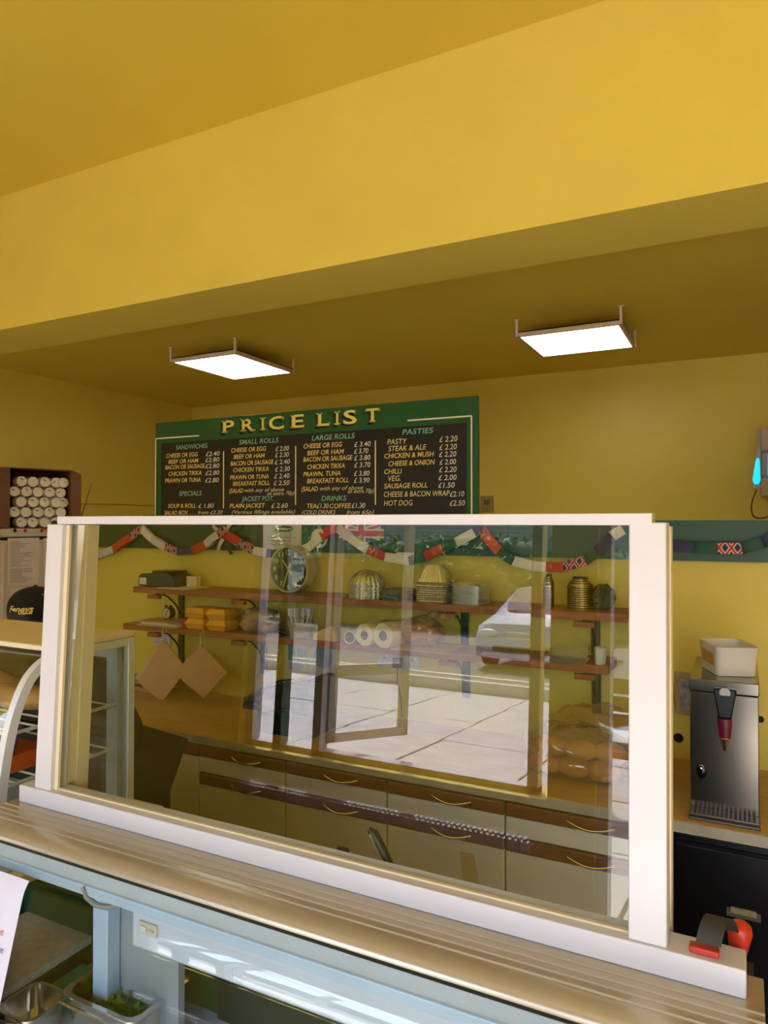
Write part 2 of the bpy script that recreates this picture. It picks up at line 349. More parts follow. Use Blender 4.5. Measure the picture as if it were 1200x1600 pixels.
def leaves(mb, c, r, n, s, seed):
    rd = random.Random(seed)
    for _ in range(n):
        d = Vector((rd.gauss(0, 1), rd.gauss(0, 1), rd.gauss(0, 1))).normalized(); q = rd.uniform(.75, 1.05)
        p = Vector(c) + Vector((d.x * r[0], d.y * r[1], d.z * r[2])) * q
        a = Vector((rd.gauss(0, 1), rd.gauss(0, 1), rd.gauss(0, 1))).normalized() * s; b = a.cross(Vector((rd.gauss(0, 1), rd.gauss(0, 1), rd.gauss(0, 1)))).normalized() * s * .5
        mb.add([p - a, p + b, p + a, p - b], [(0, 1, 2, 3)])
    return mb
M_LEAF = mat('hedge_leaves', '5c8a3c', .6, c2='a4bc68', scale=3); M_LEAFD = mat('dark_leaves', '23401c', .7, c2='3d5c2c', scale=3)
hg = thing('hedge', 'long clipped green hedge beyond the road, seen mirrored in the glass', 'hedge', (-8, -19, GZ))
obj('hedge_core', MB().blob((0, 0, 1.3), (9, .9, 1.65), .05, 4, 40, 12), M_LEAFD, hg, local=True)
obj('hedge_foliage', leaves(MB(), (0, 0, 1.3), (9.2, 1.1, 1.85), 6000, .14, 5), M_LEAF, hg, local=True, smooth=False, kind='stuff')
for nm, x, y, z, r, lb in (('tree', -13.5, -16, 3.4, 1.9, 'round leafy tree left of the house across the road, mirrored beside the clock'), ('tree', 5.0, -20, 3.0, 2.2, 'broad leafy tree right of the house across the road, mirrored at the right')):
    t = thing(nm, lb, 'tree', (x, y, GZ), 'street trees across the road')
    obj('trunk', MB().tube([(0, 0, 0), (.05, 0, z * .5), (0, 0, z)], [.18, .14, .08], 8), M_MAHO, t, local=True)
    obj('crown', leaves(MB(), (0, 0, z), (r, r, r * .8), 3500, .13, int(x * 10) + 300), M_LEAF, t, local=True, smooth=False, kind='stuff')

# ================================================================== CEILING LIGHTS
for k, (x0, x1, y0, y1, lb) in enumerate(((-3.40, -2.86, 3.54, 4.19, 'square white LED ceiling panel, the left of the two glowing lights'), (-1.155, -.58, 3.96, 4.52, 'square white LED ceiling panel, the right of the two glowing lights'))):
    zl = zc - .10
    t = thing('ceiling_light', lb, 'ceiling light', ((x0 + x1) / 2, (y0 + y1) / 2, zc - .1), 'LED panels under the rear ceiling')
    fr = MB(); tt = .016
    fr.box(x0, x1, y0, y0 + tt, zl, zl + .03).box(x0, x1, y1 - tt, y1, zl, zl + .03).box(x0, x0 + tt, y0 + tt, y1 - tt, zl, zl + .03).box(x1 - tt, x1, y0 + tt, y1 - tt, zl, zl + .03).box(x0, x1, y0, y1, zl + .024, zl + .03)
    obj('frame', fr, mat('lamp_frame', 'cdb9a0', .5), t)
    obj('diffuser', MB().box(x0 + tt, x1 - tt, y0 + tt, y1 - tt, zl + .002, zl + .012), mat('lamp_diffuser', 'ffffff', .5, emit='fff8f0', estr=4.0), t)
    for (bx, by) in ((x0, y0), (x1, y0), (x1, y1), (x0, y1)):
        obj('bracket', MB().box(bx - .007, bx + .007, by - .007, by + .007, zl, zc).box(bx - .018, bx + .018, by - .01, by + .01, zc - .004, zc), mat('lamp_bracket', 'd0c0a8', .5), t)

# ================================================================== PRICE BOARD
BL = onY(243, 662, W + .05); BR = onY(747, 617, W + .05)
bx0, bx1, bt_, bb_ = BL.x, BR.x, (BL.z + BR.z) / 2, 1.859
pb = thing('price_board', 'green framed black price list board with hand-painted yellow and white lettering', 'price board', ((bx0 + bx1) / 2, W + .05, bb_))
YP = W + .05
def tilt(p): return p            # board stands upright
obj('backing', MB().box(bx0, bx1, YP, YP + .02, bb_, bt_), M_GREEN2, pb, bevel=.002)
def P(zx, zy): return onY(230 + zx / 2.264, 610 + zy / 2.264, YP - .002)
def quad(p, q, r, s_, m, name, th=.003): return obj(name, MB().prism([p, q, r, s_], (0, th, 0)), m, pb, smooth=False)
a = P(50, 190); b = P(1133, 112); top = (a.z + b.z) / 2
obj('black_panel', MB().box(a.x, P(1129, 300).x, YP - .003, YP, bb_, top), M_BLACKB, pb)
def line(z0, z1, m, name, th=.006):
    p, q = P(*z0), P(*z1); d = (q - p).normalized(); n = Vector((-d.z, 0, d.x)) * th / 2
    return obj(name, MB().prism([p + n + Vector((0, -.003, 0)), q + n + Vector((0, -.003, 0)), q - n + Vector((0, -.003, 0)), p - n + Vector((0, -.003, 0))], (0, .002, 0)), m, pb)
Z1 = P(100, 168).z; Z2 = P(1040, 96).z; zz = (Z1 + Z2) / 2
def hv(x0, z0, x1, z1, m, name, th=.007): return obj(name, MB().box(min(x0, x1) - (th / 2 if x0 == x1 else 0), max(x0, x1) + (th / 2 if x0 == x1 else 0), YP - .0055, YP - .003, min(z0, z1) - (th / 2 if z0 == z1 else 0), max(z0, z1) + (th / 2 if z0 == z1 else 0)), m, pb)
hv(P(34, 170).x, zz, P(185, 163).x, zz, M_WHT, 'border_line'); hv(P(31, 250).x, bb_, P(31, 250).x, zz, M_WHT, 'border_line')
hv(P(922, 106).x, zz, P(1149, 87).x, zz, M_WHT, 'border_line'); hv(P(1148, 250).x, bb_, P(1148, 250).x, zz, M_WHT, 'border_line')
for (x, y0, y1) in ((271, 215, 417), (526, 197, 405), (808, 178, 405)): hv(P(x, 300).x, P(x, y0).z, P(x, 300).x, P(x, y1).z, M_CREAMT, 'column_line', .006)
Lns = [
 ('SANDWICHES', 102, 214, 210, 'T'), ('CHEESE OR EGG', 68, 180, 239, 'Y'), ('£2.40', 208, 257, 233, 'W'), ('BEEF OR HAM', 76, 182, 260, 'Y'), ('£2.80', 206, 256, 254, 'W'),
 ('BACON OR SAUSAGE', 65, 205, 280, 'Y'), ('£2.80', 206, 256, 276, 'W'), ('CHICKEN TIKKA', 76, 193, 303, 'Y'), ('£2.80', 207, 256, 300, 'W'), ('PRAWN OR TUNA', 64, 190, 327, 'Y'), ('£2.80', 205, 254, 326, 'W'),
 ('SPECIALS', 113, 194, 373, 'T'), ('SOUP & ROLL', 75, 173, 416, 'Y'), ('£ 1.80', 182, 236, 416, 'W'), ('SALAD BOX', 62, 146, 440, 'Y'), ('. . .', 152, 172, 439, 's'), ('from £2.20', 180, 268, 438, 's'),
 ('SMALL ROLLS', 326, 466, 192, 'T'), ('CHEESE OR EGG', 298, 422, 220, 'Y'), ('£ 2.00', 455, 502, 215, 'W'), ('BEEF OR HAM', 307, 417, 243, 'Y'), ('£ 2.30', 453, 502, 237, 'W'), ('BACON OR SAUSAGE', 296, 448, 267, 'Y'), ('£ 2.40', 452, 505, 262, 'W'),
 ('CHICKEN TIKKA', 305, 431, 290, 'Y'), ('£ 2.30', 453, 505, 287, 'W'), ('PRAWN OR TUNA', 294, 431, 316, 'Y'), ('£ 2.40', 450, 504, 312, 'W'), ('BREAKFAST ROLL', 304, 434, 338, 'Y'), ('£ 2.50', 448, 504, 336, 'W'),
 ('(SALAD', 292, 341, 363, 'Y'), ('with any of above', 346, 485, 360, 's'), ('an extra 70p)', 425, 522, 371, 's'), ('JACKET POT.', 335, 448, 392, 'T'), ('PLAIN JACKET', 293, 418, 416, 'Y'), ('£ 2.60', 440, 498, 416, 'W'), ('(Various fillings available)', 300, 524, 437, 's'),
 ('LARGE ROLLS', 583, 735, 178, 'T'), ('CHEESE OR EGG', 554, 690, 206, 'Y'), ('£ 3.40', 733, 791, 200, 'W'), ('BEEF OR HAM', 567, 697, 230, 'Y'), ('£ 3.70', 733, 783, 224, 'W'), ('BACON OR SAUSAGE', 553, 727, 253, 'Y'), ('£ 3.80', 733, 790, 248, 'W'),
 ('CHICKEN TIKKA', 567, 700, 279, 'Y'), ('£ 3.70', 733, 790, 273, 'W'), ('PRAWN. TUNA', 553, 685, 305, 'Y'), ('£ 3.80', 732, 787, 303, 'W'), ('BREAKFAST ROLL', 566, 714, 329, 'Y'), ('£ 3.90', 732, 787, 327, 'W'),
 ('(SALAD', 547, 605, 357, 'Y'), ('with any of above', 612, 765, 354, 's'), ('an extra 70p)', 710, 803, 364, 's'), ('DRINKS', 617, 706, 391, 'T'), ('TEA', 566, 600, 417, 'Y'), ('£1.30', 601, 642, 417, 'W'), ('COFFEE', 646, 722, 417, 'Y'), ('£1.30', 724, 772, 416, 'W'), ('(COLD DRINKS', 548, 668, 438, 's'), ('from 65p)', 706, 803, 438, 's'),
 ('PASTIES', 903, 1013, 157, 'T'), ('PASTY', 850, 920, 192, 'C'), ('£ 2.20', 1034, 1098, 183, 'C'), ('STEAK & ALE', 854, 988, 216, 'C'), ('£ 2.20', 1034, 1096, 211, 'C'), ('CHICKEN & MUSH', 840, 1015, 241, 'Y'), ('£ 2.20', 1033, 1094, 236, 'W'),
 ('CHEESE & ONION', 854, 1018, 268, 'Y'), ('£ 2.00', 1035, 1093, 263, 'W'), ('CHILLI', 839, 902, 296, 'Y'), ('£ 2.20', 1033, 1095, 290, 'W'), ('VEG.', 853, 898, 321, 'C'), ('£ 2.00', 1031, 1095, 318, 'W'),
 ('SAUSAGE ROLL', 839, 992, 347, 'Y'), ('£1.50', 1030, 1088, 345, 'W'), ('CHEESE & BACON WRAP', 838, 1070, 377, 'C'), ('£2.10', 1071, 1122, 376, 'W'), ('HOT DOG', 838, 940, 408, 'C'), ('£2.50', 1070, 1125, 408, 'W')]
TM = {'T': M_TEAL, 'Y': mat('sign_amber', 'ffe088', .5), 'W': M_WHT, 'C': M_CREAMT, 's': mat('sign_script', 'f0e6c4', .5)}
for (s, x0, x1, y, k) in Lns:
    p, q = P(x0, y), P(x1, y)
    h = {'T': .026, 'Y': .024, 'W': .025, 'C': .026, 's': .021}[k] * (1.0 if x0 < 800 else 1.0)
    obj('lettering', text(MB(), s, (p.x, YP - .003, p.z), XR, ZU, q.x - p.x, h, shear=.15 if k != 's' else .35, bold=.012 if k in 'YT' else .002), TM[k], pb, smooth=False)
# big serif title, each letter a part, with black drop shadow
def serif_letter(ch, w_, h):
    m = text(MB(), ch, (0, 0, 0), XR, ZU, w_, h, bold=.02, lift=0)
    t = h * .10
    def s(a, b, z): m.add([(a, 0, z), (b, 0, z), (b, 0, z + t), (a, 0, z + t)], [(0, 1, 2, 3)])
    k = w_
    if ch in 'P': s(-.1 * k, .42 * k, 0); s(-.1 * k, .3 * k, h - t)
    if ch in 'R': s(-.1 * k, .38 * k, 0); s(-.1 * k, .3 * k, h - t); s(.75 * k, 1.1 * k, 0)
    if ch in 'I': s(-.75 * k, 1.75 * k, 0); s(-.75 * k, 1.75 * k, h - t)
    if ch in 'E': s(-.1 * k, .2 * k, 0); s(-.1 * k, .2 * k, h - t); m.add([(.93 * k, 0, 0), (1.05 * k, 0, 0), (1.05 * k, 0, h * .28)], [(0, 1, 2)]); m.add([(.93 * k, 0, h), (1.02 * k, 0, h * .74), (1.02 * k, 0, h)], [(0, 1, 2)])
    if ch in 'L': s(-.15 * k, .42 * k, h - t); s(-.15 * k, .2 * k, 0); m.add([(.9 * k, 0, 0), (1.05 * k, 0, 0), (1.05 * k, 0, h * .3)], [(0, 1, 2)])
    if ch in 'T': s(.28 * k, .72 * k, 0); m.add([(0, 0, h), (-.04 * k, 0, h * .7), (.12 * k, 0, h)], [(0, 1, 2)]); m.add([(k, 0, h), (.88 * k, 0, h), (1.04 * k, 0, h * .7)], [(0, 1, 2)])
    if ch in 'SC': m.add([(.9 * k, 0, h), (.8 * k, 0, h * .8), (.95 * k, 0, h * .68)], [(0, 1, 2)])
    return m
tz0 = P(290, 150).z; tz1 = P(800, 110).z; tb = (tz0 + tz1) / 2
for ch, x0, x1 in (('P', 268, 308), ('R', 335, 378), ('I', 405, 413), ('C', 430, 484), ('E', 511, 553), ('L', 604, 643), ('I', 668, 676), ('S', 694, 742), ('T', 772, 822)):
    p = P(x0, 150); q = P(x1, 150); h = .068
    sh = serif_letter(ch, q.x - p.x, h); sh.v = [(v[0] + p.x - .014, YP - .0010, v[2] + tb - .012) for v in sh.v]
    obj('letter_shadow', sh, M_BLACKB, pb, smooth=False)
    lt = serif_letter(ch, q.x - p.x, h); lt.v = [(v[0] + p.x, YP - .0025, v[2] + tb) for v in lt.v]
    obj('title_letter', lt, M_GOLD, pb, smooth=False)
pf = onY(229, 803, W + .03)
tag(obj('board_foot', MB().box(pf.x - .03, pf.x + .05, W + .03, W + .09, wz, wz + .035), M_BLK), 'small black wedge block beside the left foot of the price list board', 'block')
# wall sign, insect killer, aerial
sp = onY(750, 775, YB - .02); sq = onY(770, 800, YB - .02)
t = thing('wall_sign', 'small pale notice plate on the rear wall right of the price board', 'sign', (sp.x, YB - .01, sq.z))
obj('plate', MB().box(sp.x, sq.x, YB - .012, YB, sq.z, sp.z), mat('buff_plate', 'a08a52', .6), t)
obj('print', MB().box(sp.x + .03, sq.x - .03, YB - .014, YB - .012, sq.z + .06, sp.z - .03), mat('grey_print', '6a6048', .6), t)
ik = thing('insect_killer', 'wall-mounted electric fly killer with a glowing blue tube, at the right edge', 'insect killer', (.12, 5.2, 2.0))
ikp = [onY(1178, 778, 5.2), onY(1176, 745, 5.2), onY(1188, 678, 5.2), onY(1192, 668, 5.2)]
x0 = onY(1190, 700, 5.2).x; z0 = onY(1188, 776, 5.2).z; z1 = onY(1188, 668, 5.2).z; zt1 = onY(1188, 705, 5.2).z
M_IKW = mat('aged_white_metal', 'b8a88c', .4)
obj('housing', MB().box(x0, x0 + .55, 5.36, 5.48, z0, z1).box(x0, x0 + .55, 5.2, 5.36, zt1, z1).box(x0, x0 + .55, 5.2, 5.36, z0, z0 + .12), M_IKW, ik, bevel=.01)
obj('end_bracket', MB().prism([(x0 - .05, 5.30, z0 + .06), (x0 - .01, 5.30, z0 + .06), (x0 - .0, 5.30, z1), (x0 - .015, 5.30, z1)], (0, .05, 0)), M_IKW, ik)
for k in range(14):
    zk = z0 + .14 + k * (zt1 - z0 - .16) / 13
    obj('grille_bar', MB().box(x0, x0 + .55, 5.2, 5.206, zk, zk + .007), M_IKW, ik)
obj('blue_tube', MB().tube([(x0 - .03, 5.26, z0 + .085), (x0 - .03, 5.26, z0 + .11), (x0 - .022, 5.26, zt1 - .06), (x0 - .02, 5.26, zt1 - .04)], [.012, .024, .012, .006], 12).tube([(x0 + .05, 5.25, z0 + .14), (x0 + .05, 5.25, zt1 - .02)], .018, 10), mat('uv_tube', '30b0f0', .3, emit='18a8f4', estr=.75), ik)
obj('power_cord', MB().tube(smooth([(x0 - .03, 5.3, z0 + .05), (x0 - .06, 5.3, z0 - .05), (x0 - .045, 5.3, z0 - .13), (x0 + .03, 5.3, z0 - .13), (x0 + .10, 5.3, z0 - .05), (x0 + .12, 5.3, z0 + .02)]), .005, 6), M_MAHO, ik)
ap = onY(126, 806, W + .06); aq = onY(143, 755, W + .06)
ar = thing('radio_aerial', 'thin dark telescopic aerial leaning up from the top of the serving wall', 'aerial', (ap.x, W + .06, wz))
obj('rod', MB().tube([(ap.x, W + .06, wz + .01), (aq.x, W + .06, aq.z)], [.004, .002], 6), M_MAHO, ar)
obj('foot', MB().box(ap.x - .03, ap.x + .03, W + .03, W + .09, wz, wz + .015), M_BLK, ar)

# ================================================================== FRIDGE + CUP BOX
FX = -4.3
fr = thing('tall_fridge', 'tall white fridge with printed sheets taped on its door, at the left edge', 'fridge', (FX, 3.25, 0))
fy0 = onX(4, 825, FX).y; fy1 = 3.60; fzt = onX(60, 826, FX).z
M_FRW = mat('fridge_white', 'c8b8a4', .35)
obj('body', MB().box(XL + .04, FX - .05, fy0, fy1, 0.03, fzt), M_FRW, fr, bevel=.008)
obj('top_panel', MB().box(FX - .05, FX, fy0, fy1, fzt - .055, fzt), M_FRW, fr, bevel=.006)
dr = obj('door', MB().box(FX - .05, FX, fy0, fy1, .12, fzt - .075), M_FRW, fr, bevel=.01)
obj('door_seal', MB().box(FX - .045, FX - .012, fy0 + .01, fy1 - .01, fzt - .075, fzt - .055), M_BLK, fr)
for (u, c) in ((23, M_BLK), (39, M_REDP), (65, M_REDP), (81, M_BLK)):
    p = onX(u, 829, FX); obj('control_dot', MB().lathe([(.0, 0), (.012, 0), (.012, .004), (0, .004)], (FX + .001, p.y, p.z), 'X', 14), c, fr)
def onfridge(u0, v0, u1, v1, nm, rows, hd=False):
    a, b = onX(u0, v0, FX + .003), onX(u1, v1, FX + .003)
    s = obj(nm, MB().box(FX + .0005, FX + .003, a.y, b.y, b.z, a.z), mat('fridge_paper', 'd6c6b4', .75), fr)
    m = MB(); rd = random.Random(int(u0 * 7 + v0)); zz_ = a.z - .03
    while zz_ > b.z + .02:
        if rd.random() > .25:
            y0 = a.y + .02; 
            m.box(FX + .003, FX + .0036, y0, y0 + (b.y - a.y) * rd.uniform(.25, .8), zz_, zz_ + .004)
        zz_ -= .0105
    if m.v: obj('print_lines', m, mat('faded_print', '96887e', .7), s, smooth=False, kind='stuff')
onfridge(12, 841, 61, 912, 'paper_sheet', 10); onfridge(68, 841, 116, 912, 'paper_sheet', 10); onfridge(16, 920, 61, 990, 'paper_sheet', 9); onfridge(68, 920, 116, 990, 'paper_sheet', 9)
# cup box
BMB = None
bx = thing('cup_box', 'open cardboard box of polystyrene cups lying on top of the fridge', 'cardboard box', (FX, 3.25, fzt))
by0, by1 = onX(13, 780, FX).y, onX(112, 780, FX).y; bzt = onX(60, 732, FX).z
yc_ = (by0 + by1) / 2; hw_ = (by1 - by0) / 2 * .83; by0, by1 = yc_ - hw_, yc_ + hw_
BROT = radians(-20); BM = Matrix.Translation((FX, yc_, 0)) @ Matrix.Rotation(BROT, 4, 'Z') @ Matrix.Translation((-FX, -yc_, 0))
B = MB(); t_ = .006
B.box(FX - .42, FX, by0, by1, fzt, fzt + t_).box(FX - .42, FX, by0, by1, bzt - t_, bzt).box(FX - .42, FX, by0, by0 + t_, fzt, bzt).box(FX - .42, FX, by1 - t_, by1, fzt, bzt).box(FX - .42, FX - .414, by0, by1, fzt, bzt)
obj('carton', B.xf(BM), M_CARD, bx)
obj('flap', MB().prism([(FX, by0, fzt), (FX, by0, bzt), (FX + .10, by0 - .085, bzt - .01), (FX + .10, by0 - .085, fzt + .01)], (.004, .004, 0)).xf(BM), M_CARD, bx)
obj('flap', MB().prism([(FX, by1, fzt), (FX, by1, bzt), (FX + .03, by1 + .05, bzt - .03), (FX + .03, by1 + .05, fzt + .01)], (-.004, .004, 0)).xf(BM), M_CARD, bx)
cup0 = None; k = 0; 
pitch = (by1 - by0 - .02) / 5.15; cr = pitch * .495; rowh = (bzt - fzt - .03) / 4.75
for row in range(5):
    for c in range(5):
        y = by0 + .02 + cr + c * pitch + (.0 if row % 2 else .03) - (.012 if row % 2 else 0); z = fzt + t_ + cr + (4 - row) * cr * 2 * .94
        y = min(y, by1 - t_ - cr - .002); y = max(y, by0 + t_ + cr)
        if cup0 is None:
            prof = [(.0005, -.004), (cr * .78, -.004), (cr * .80, 0), (cr * .90, 0), (cr * .93, -.003), (cr * .99, -.09), (cr * .95, -.09), (cr * .8, -.01), (.0005, -.008)]
            cup0 = obj('foam_cup', MB().lathe([(r_, h_) for r_, h_ in prof], (0, 0, 0), 'X', 22, cap=False), M_CUP)
            tag(cup0, 'white polystyrene cup lying on its side inside the cardboard box on the fridge', 'cup', 'polystyrene cups in the box on the fridge'); o = cup0
            stp = obj('base_stamp', MB().box(-.0039, -.0030, -cr * .55, cr * .05, cr * .22, cr * .36), mat('faded_stamp', '3a302a', .7)); stp.parent = cup0
        else:
            o = cup0.copy(); col.objects.link(o)
            if (row * 5 + c) % 3 != 1: q_ = stp.copy(); col.objects.link(q_); q_.parent = o
        o.location = BM @ Vector((FX - .03 - .004 * ((row * 3 + c * 2) % 4), y, z)); o.rotation_euler = (((row * 7 + c * 3) % 5 - 2) * .35, 0, BROT)
        k += 1

# ================================================================== SHELVES on serving wall
def shelf(nm, lb, x0, x1, ztop, yfr, brs):
    t = thing(nm, lb, 'shelf', ((x0 + x1) / 2, W, ztop), 'brown wooden wall shelves')
    obj('board', MB().box(x0, x1, yfr, W - .002, ztop - .032, ztop), M_WOOD, t, bevel=.002)
    for x in brs:
        g = M_IRON if x > -2 else M_IRONB
        br = obj('bracket', MB().box(x - .018, x + .018, W - .014, W - .001, ztop - .24, ztop - .032).box(x - .018, x + .018, yfr + .03, W - .002, ztop - .041, ztop - .032)
                 .tube([(x, W - .012, ztop - .17), (x, W - .05, ztop - .11), (x, W - .11, ztop - .06), (x, W - .155, ztop - .042)], .005, 6), g, t)
        obj('batten', MB().box(x - .05, x + .03, yfr + .005, yfr + .03, ztop - .062, ztop - .041), M_WOOD, t)
    return t
USZ, LSZ, SHY = 1.498, 1.292, 2.83
shelf('wall_shelf', 'upper brown pine wall shelf holding foil trays and tins', onY(208, 912, SHY).x, onY(980, 965, SHY).x, USZ, SHY, (-2.836, -2.262, -1.135, -.554))
shelf('wall_shelf', 'lower brown pine wall shelf holding paper rolls and bread', onY(192, 973, SHY).x, onY(950, 1050, SHY).x, LSZ, SHY, (-2.836, -2.262, -1.130, -.551))

# --- clock
ck = onY(455, 893, 2.93); R_ = (onY(487, 893, 2.93).x - onY(424, 893, 2.93).x) / 2 * .97
ckt = thing('wall_clock', 'round black-faced clock with a cream rim standing on the upper shelf', 'clock', (ck.x, 2.93, USZ))
cz = USZ + R_ + .001
obj('case', MB().lathe([(R_, -.045), (R_, .02), (R_ * .985, .028), (R_ * .93, .028), (R_ * .90, .018), (.0005, .018)], (ck.x, 2.93, cz), 'Y', 40, cap=True), mat('clock_rim', 'cbb996', .4), ckt)
fc = obj('dial', MB().lathe([(.0005, .0185), (R_ * .9, .0185), (R_ * .9, .021), (.0005, .021)], (ck.x, 2.93, cz), 'Y', 40), mat('clock_dial', '1c1e1c', .4), ckt)
nm = MB()
for h in range(1, 13):
    a = pi / 2 - h * pi / 6; s = str(h); ww = .018 * len(s)
    text(nm, s, (ck.x + cos(a) * R_ * .72 - ww / 2, 2.93 - .021, cz + sin(a) * R_ * .72 - .012), XR, ZU, ww * .8, .024, bold=.01)
obj('numerals', nm, M_WHT, fc, smooth=False)
def hand(a, l, wd): d = Vector((cos(a), 0, sin(a))); n = Vector((-d.z, 0, d.x)) * wd; o_ = Vector((ck.x, 2.93 - .025, cz)); return MB().prism([o_ - d * .03 + n, o_ - d * .03 - n, o_ + d * l - n * .5, o_ + d * l + n * .5], (0, .002, 0))
obj('minute_hand', hand(radians(250), R_ * .82, .005), M_CREAMT, fc); obj('hour_hand', hand(radians(128), R_ * .5, .006), M_CREAMT, fc)
obj('cover_glass', MB().lathe([(.0005, .026), (R_ * .92, .026), (R_ * .92, .0275), (.0005, .0275)], (ck.x, 2.93, cz), 'Y', 32), M_GLASS, ckt)

# --- upper shelf things
p = onY(229, 915, 2.92); q = onY(285, 915, 2.92)
t = thing('storage_box', 'dark teal folded tray box at the left end of the upper shelf', 'box', ((p.x + q.x) / 2, 2.92, USZ + .004))
M_TB = mat('dark_teal_card', '16343a', .35)
zb = USZ + .004
obj('tray', MB().prism([(p.x, 2.86, zb), (q.x, 2.86, zb), (q.x - .005, 2.86, zb + .05), (q.x - .05, 2.86, zb + .075), (p.x + .02, 2.86, zb + .065), (p.x, 2.86, zb + .05)], (0, .15, 0)), M_TB, t, bevel=.003)
obj('lid', MB().box(p.x + .09, q.x - .04, 2.87, 3.0, zb + .073, zb + .083), M_BLK, t, bevel=.002)
obj('sticker', MB().box(p.x + .01, p.x + .06, 2.8585, 2.8600, zb + .008, zb + .045), M_PAPER, t)
a, b = onY(248, 918, SHY), onY(298, 916, SHY)
tag(obj('paper_sheet', MB().box(a.x, b.x, 2.815, 2.99, USZ, USZ + .003), M_PAPER), 'flat white sheet of paper lying under the teal box on the upper shelf', 'paper')
a = onY(300, 905, 2.95)
tag(obj('paper_packet', MB().box(a.x - .02, a.x + .05, 2.93, 2.96, USZ, USZ + .06), mat('cream_packet', 'dcca9a', .7)), 'small cream packet standing right of the teal box on the upper shelf', 'packet')
def rect_tray(wd, dp, ht, n=72, fl=.05, tp=.9):
    m = MB(); rings = []
    for (k_, z_) in ((1.06, 0), (1.06, .004), (1.0, .004), (tp, ht), (.0, ht)):
        ring = []
        for i in range(n):
            a_ = 2 * pi * i / n; c_, s_ = cos(a_), sin(a_); e = 5
            rr_ = 1 / ((abs(c_) ** e + abs(s_) ** e) ** (1 / e)); g = 1 + (fl if i % 2 and z_ > .002 else 0)
            ring.append((c_ * rr_ * wd / 2 * k_ * g, s_ * rr_ * dp / 2 * k_ * g, z_))
        rings += ring
    fs = [(j * n + i, j * n + (i + 1) % n, (j + 1) * n + (i + 1) % n, (j + 1) * n + i) for j in range(4) for i in range(n)] + [tuple(range(n))[::-1]]
    return m.add(rings, fs)
def stack(name, lb, cat, grp, mesh, m, x, y, z, n, dz, jit=.002):
    o0 = None; rd = random.Random(n); ORD = ('lowest', 'second from bottom', 'third from bottom', 'fourth from bottom', 'fifth from bottom', 'sixth from bottom', 'seventh from bottom', 'eighth from bottom', 'ninth from bottom', 'topmost')
    for i in range(n):
        if o0 is None: o0 = obj(name, mesh, m); tag(o0, lb, cat, grp); o = o0
        else: o = o0.copy(); col.objects.link(o)
        tag(o, '%s, %s' % (lb, 'topmost' if i == n - 1 else ORD[i]), cat, grp)
        o.location = (x + rd.uniform(-jit, jit), y + rd.uniform(-jit, jit), z + i * dz); o.rotation_euler = (0, 0, rd.uniform(-.02, .02))
p, q = onY(551, 930, 2.92), onY(597, 930, 2.92)
stack('foil_dish', 'round foil dish in the domed stack on the upper shelf', 'foil dish', 'round foil dishes on the upper shelf',
      MB().lathe([((q.x - p.x) / 2 * 1.05, 0), ((q.x - p.x) / 2 * 1.05, .003), ((q.x - p.x) / 2, .004), ((q.x - p.x) / 2 * .84, .03), ((q.x - p.x) / 2 * .55, .052), ((q.x - p.x) / 2 * .2, .062), (.001, .063)], (0, 0, 0), 'Z', 48, flute=.06), M_FOIL, (p.x + q.x) / 2, 2.92, USZ, 9, .0085)
p, q = onY(602, 935, 2.93), onY(648, 937, 2.93)
stack('steel_tray', 'flat grey tray in the low stack between foil stacks', 'tray', 'flat grey trays on the upper shelf', rect_tray(q.x - p.x, .16, .018, 48, 0), mat('dull_tin', '77706a', .35, .9), (p.x + q.x) / 2, 2.94, USZ, 4, .009)
p, q = onY(657, 938, 2.92), onY(704, 938, 2.92)
stack('foil_container', 'fluted foil container in the tall peaked stack', 'foil container', 'tall foil container stack', rect_tray((q.x - p.x) * .95, .13, .078, tp=.5), M_FOIL, (p.x + q.x) / 2, 2.92, USZ, 10, .0095)
p, q = onY(711, 942, 2.92), onY(759, 942, 2.92)
stack('foil_platter', 'shallow foil tray in the flat-topped foil stack', 'foil tray', 'shallow foil tray stack', rect_tray((q.x - p.x) * .95, .15, .012, 48, .01), M_FOIL, (p.x + q.x) / 2, 2.93, USZ, 10, .0085, .003)
M_TIN = mat('green_tin', '2e3a26', .25, .7); M_TINB = mat('brass_tin', '9a8552', .25, .9)
for (u0, u1, h, lb) in ((848, 866, .13, 'narrow stack of dark ribbed tins near the right of the upper shelf'), (886, 928, .125, 'dome-topped stack of dark green tins near the right end of the upper shelf')):
    p, q = onY(u0, 950, 2.93), onY(u1, 950, 2.93); r_ = (q.x - p.x) / 2; n_ = 14; pr = []
    for i in range(n_):
        z_ = h * i / n_; k_ = 1.0 if i < n_ - 4 else (1, .93, .8, .6)[i - n_ + 4]
        pr += [(r_ * k_, z_), (r_ * k_, z_ + h / n_ * .6), (r_ * k_ * .94, z_ + h / n_ * .7)]
    pr.append((.001, h)); 
    t = thing('cake_tin_stack', lb, 'tins', ((p.x + q.x) / 2, 2.93, USZ)); obj('tins', MB().lathe(pr, ((p.x + q.x) / 2, 2.93, USZ), 'Z', 28), M_TINB, t)
    obj('lid', MB().lathe([(r_ * .62, h), (r_ * .62, h + .004), (.001, h + .008)], ((p.x + q.x) / 2, 2.93, USZ), 'Z', 24), M_TIN, t)
p, q = onY(925, 950, 2.94), onY(962, 955, 2.94)
tag(obj('green_bag', MB().blob(((p.x + q.x) / 2, 2.94, USZ + .05), ((q.x - p.x) / 2, .07, .055), .12, 11, flat=USZ), mat('dark_green_bag', '27402c', .35)), 'dark green crumpled bag at the right end of the upper shelf', 'bag')

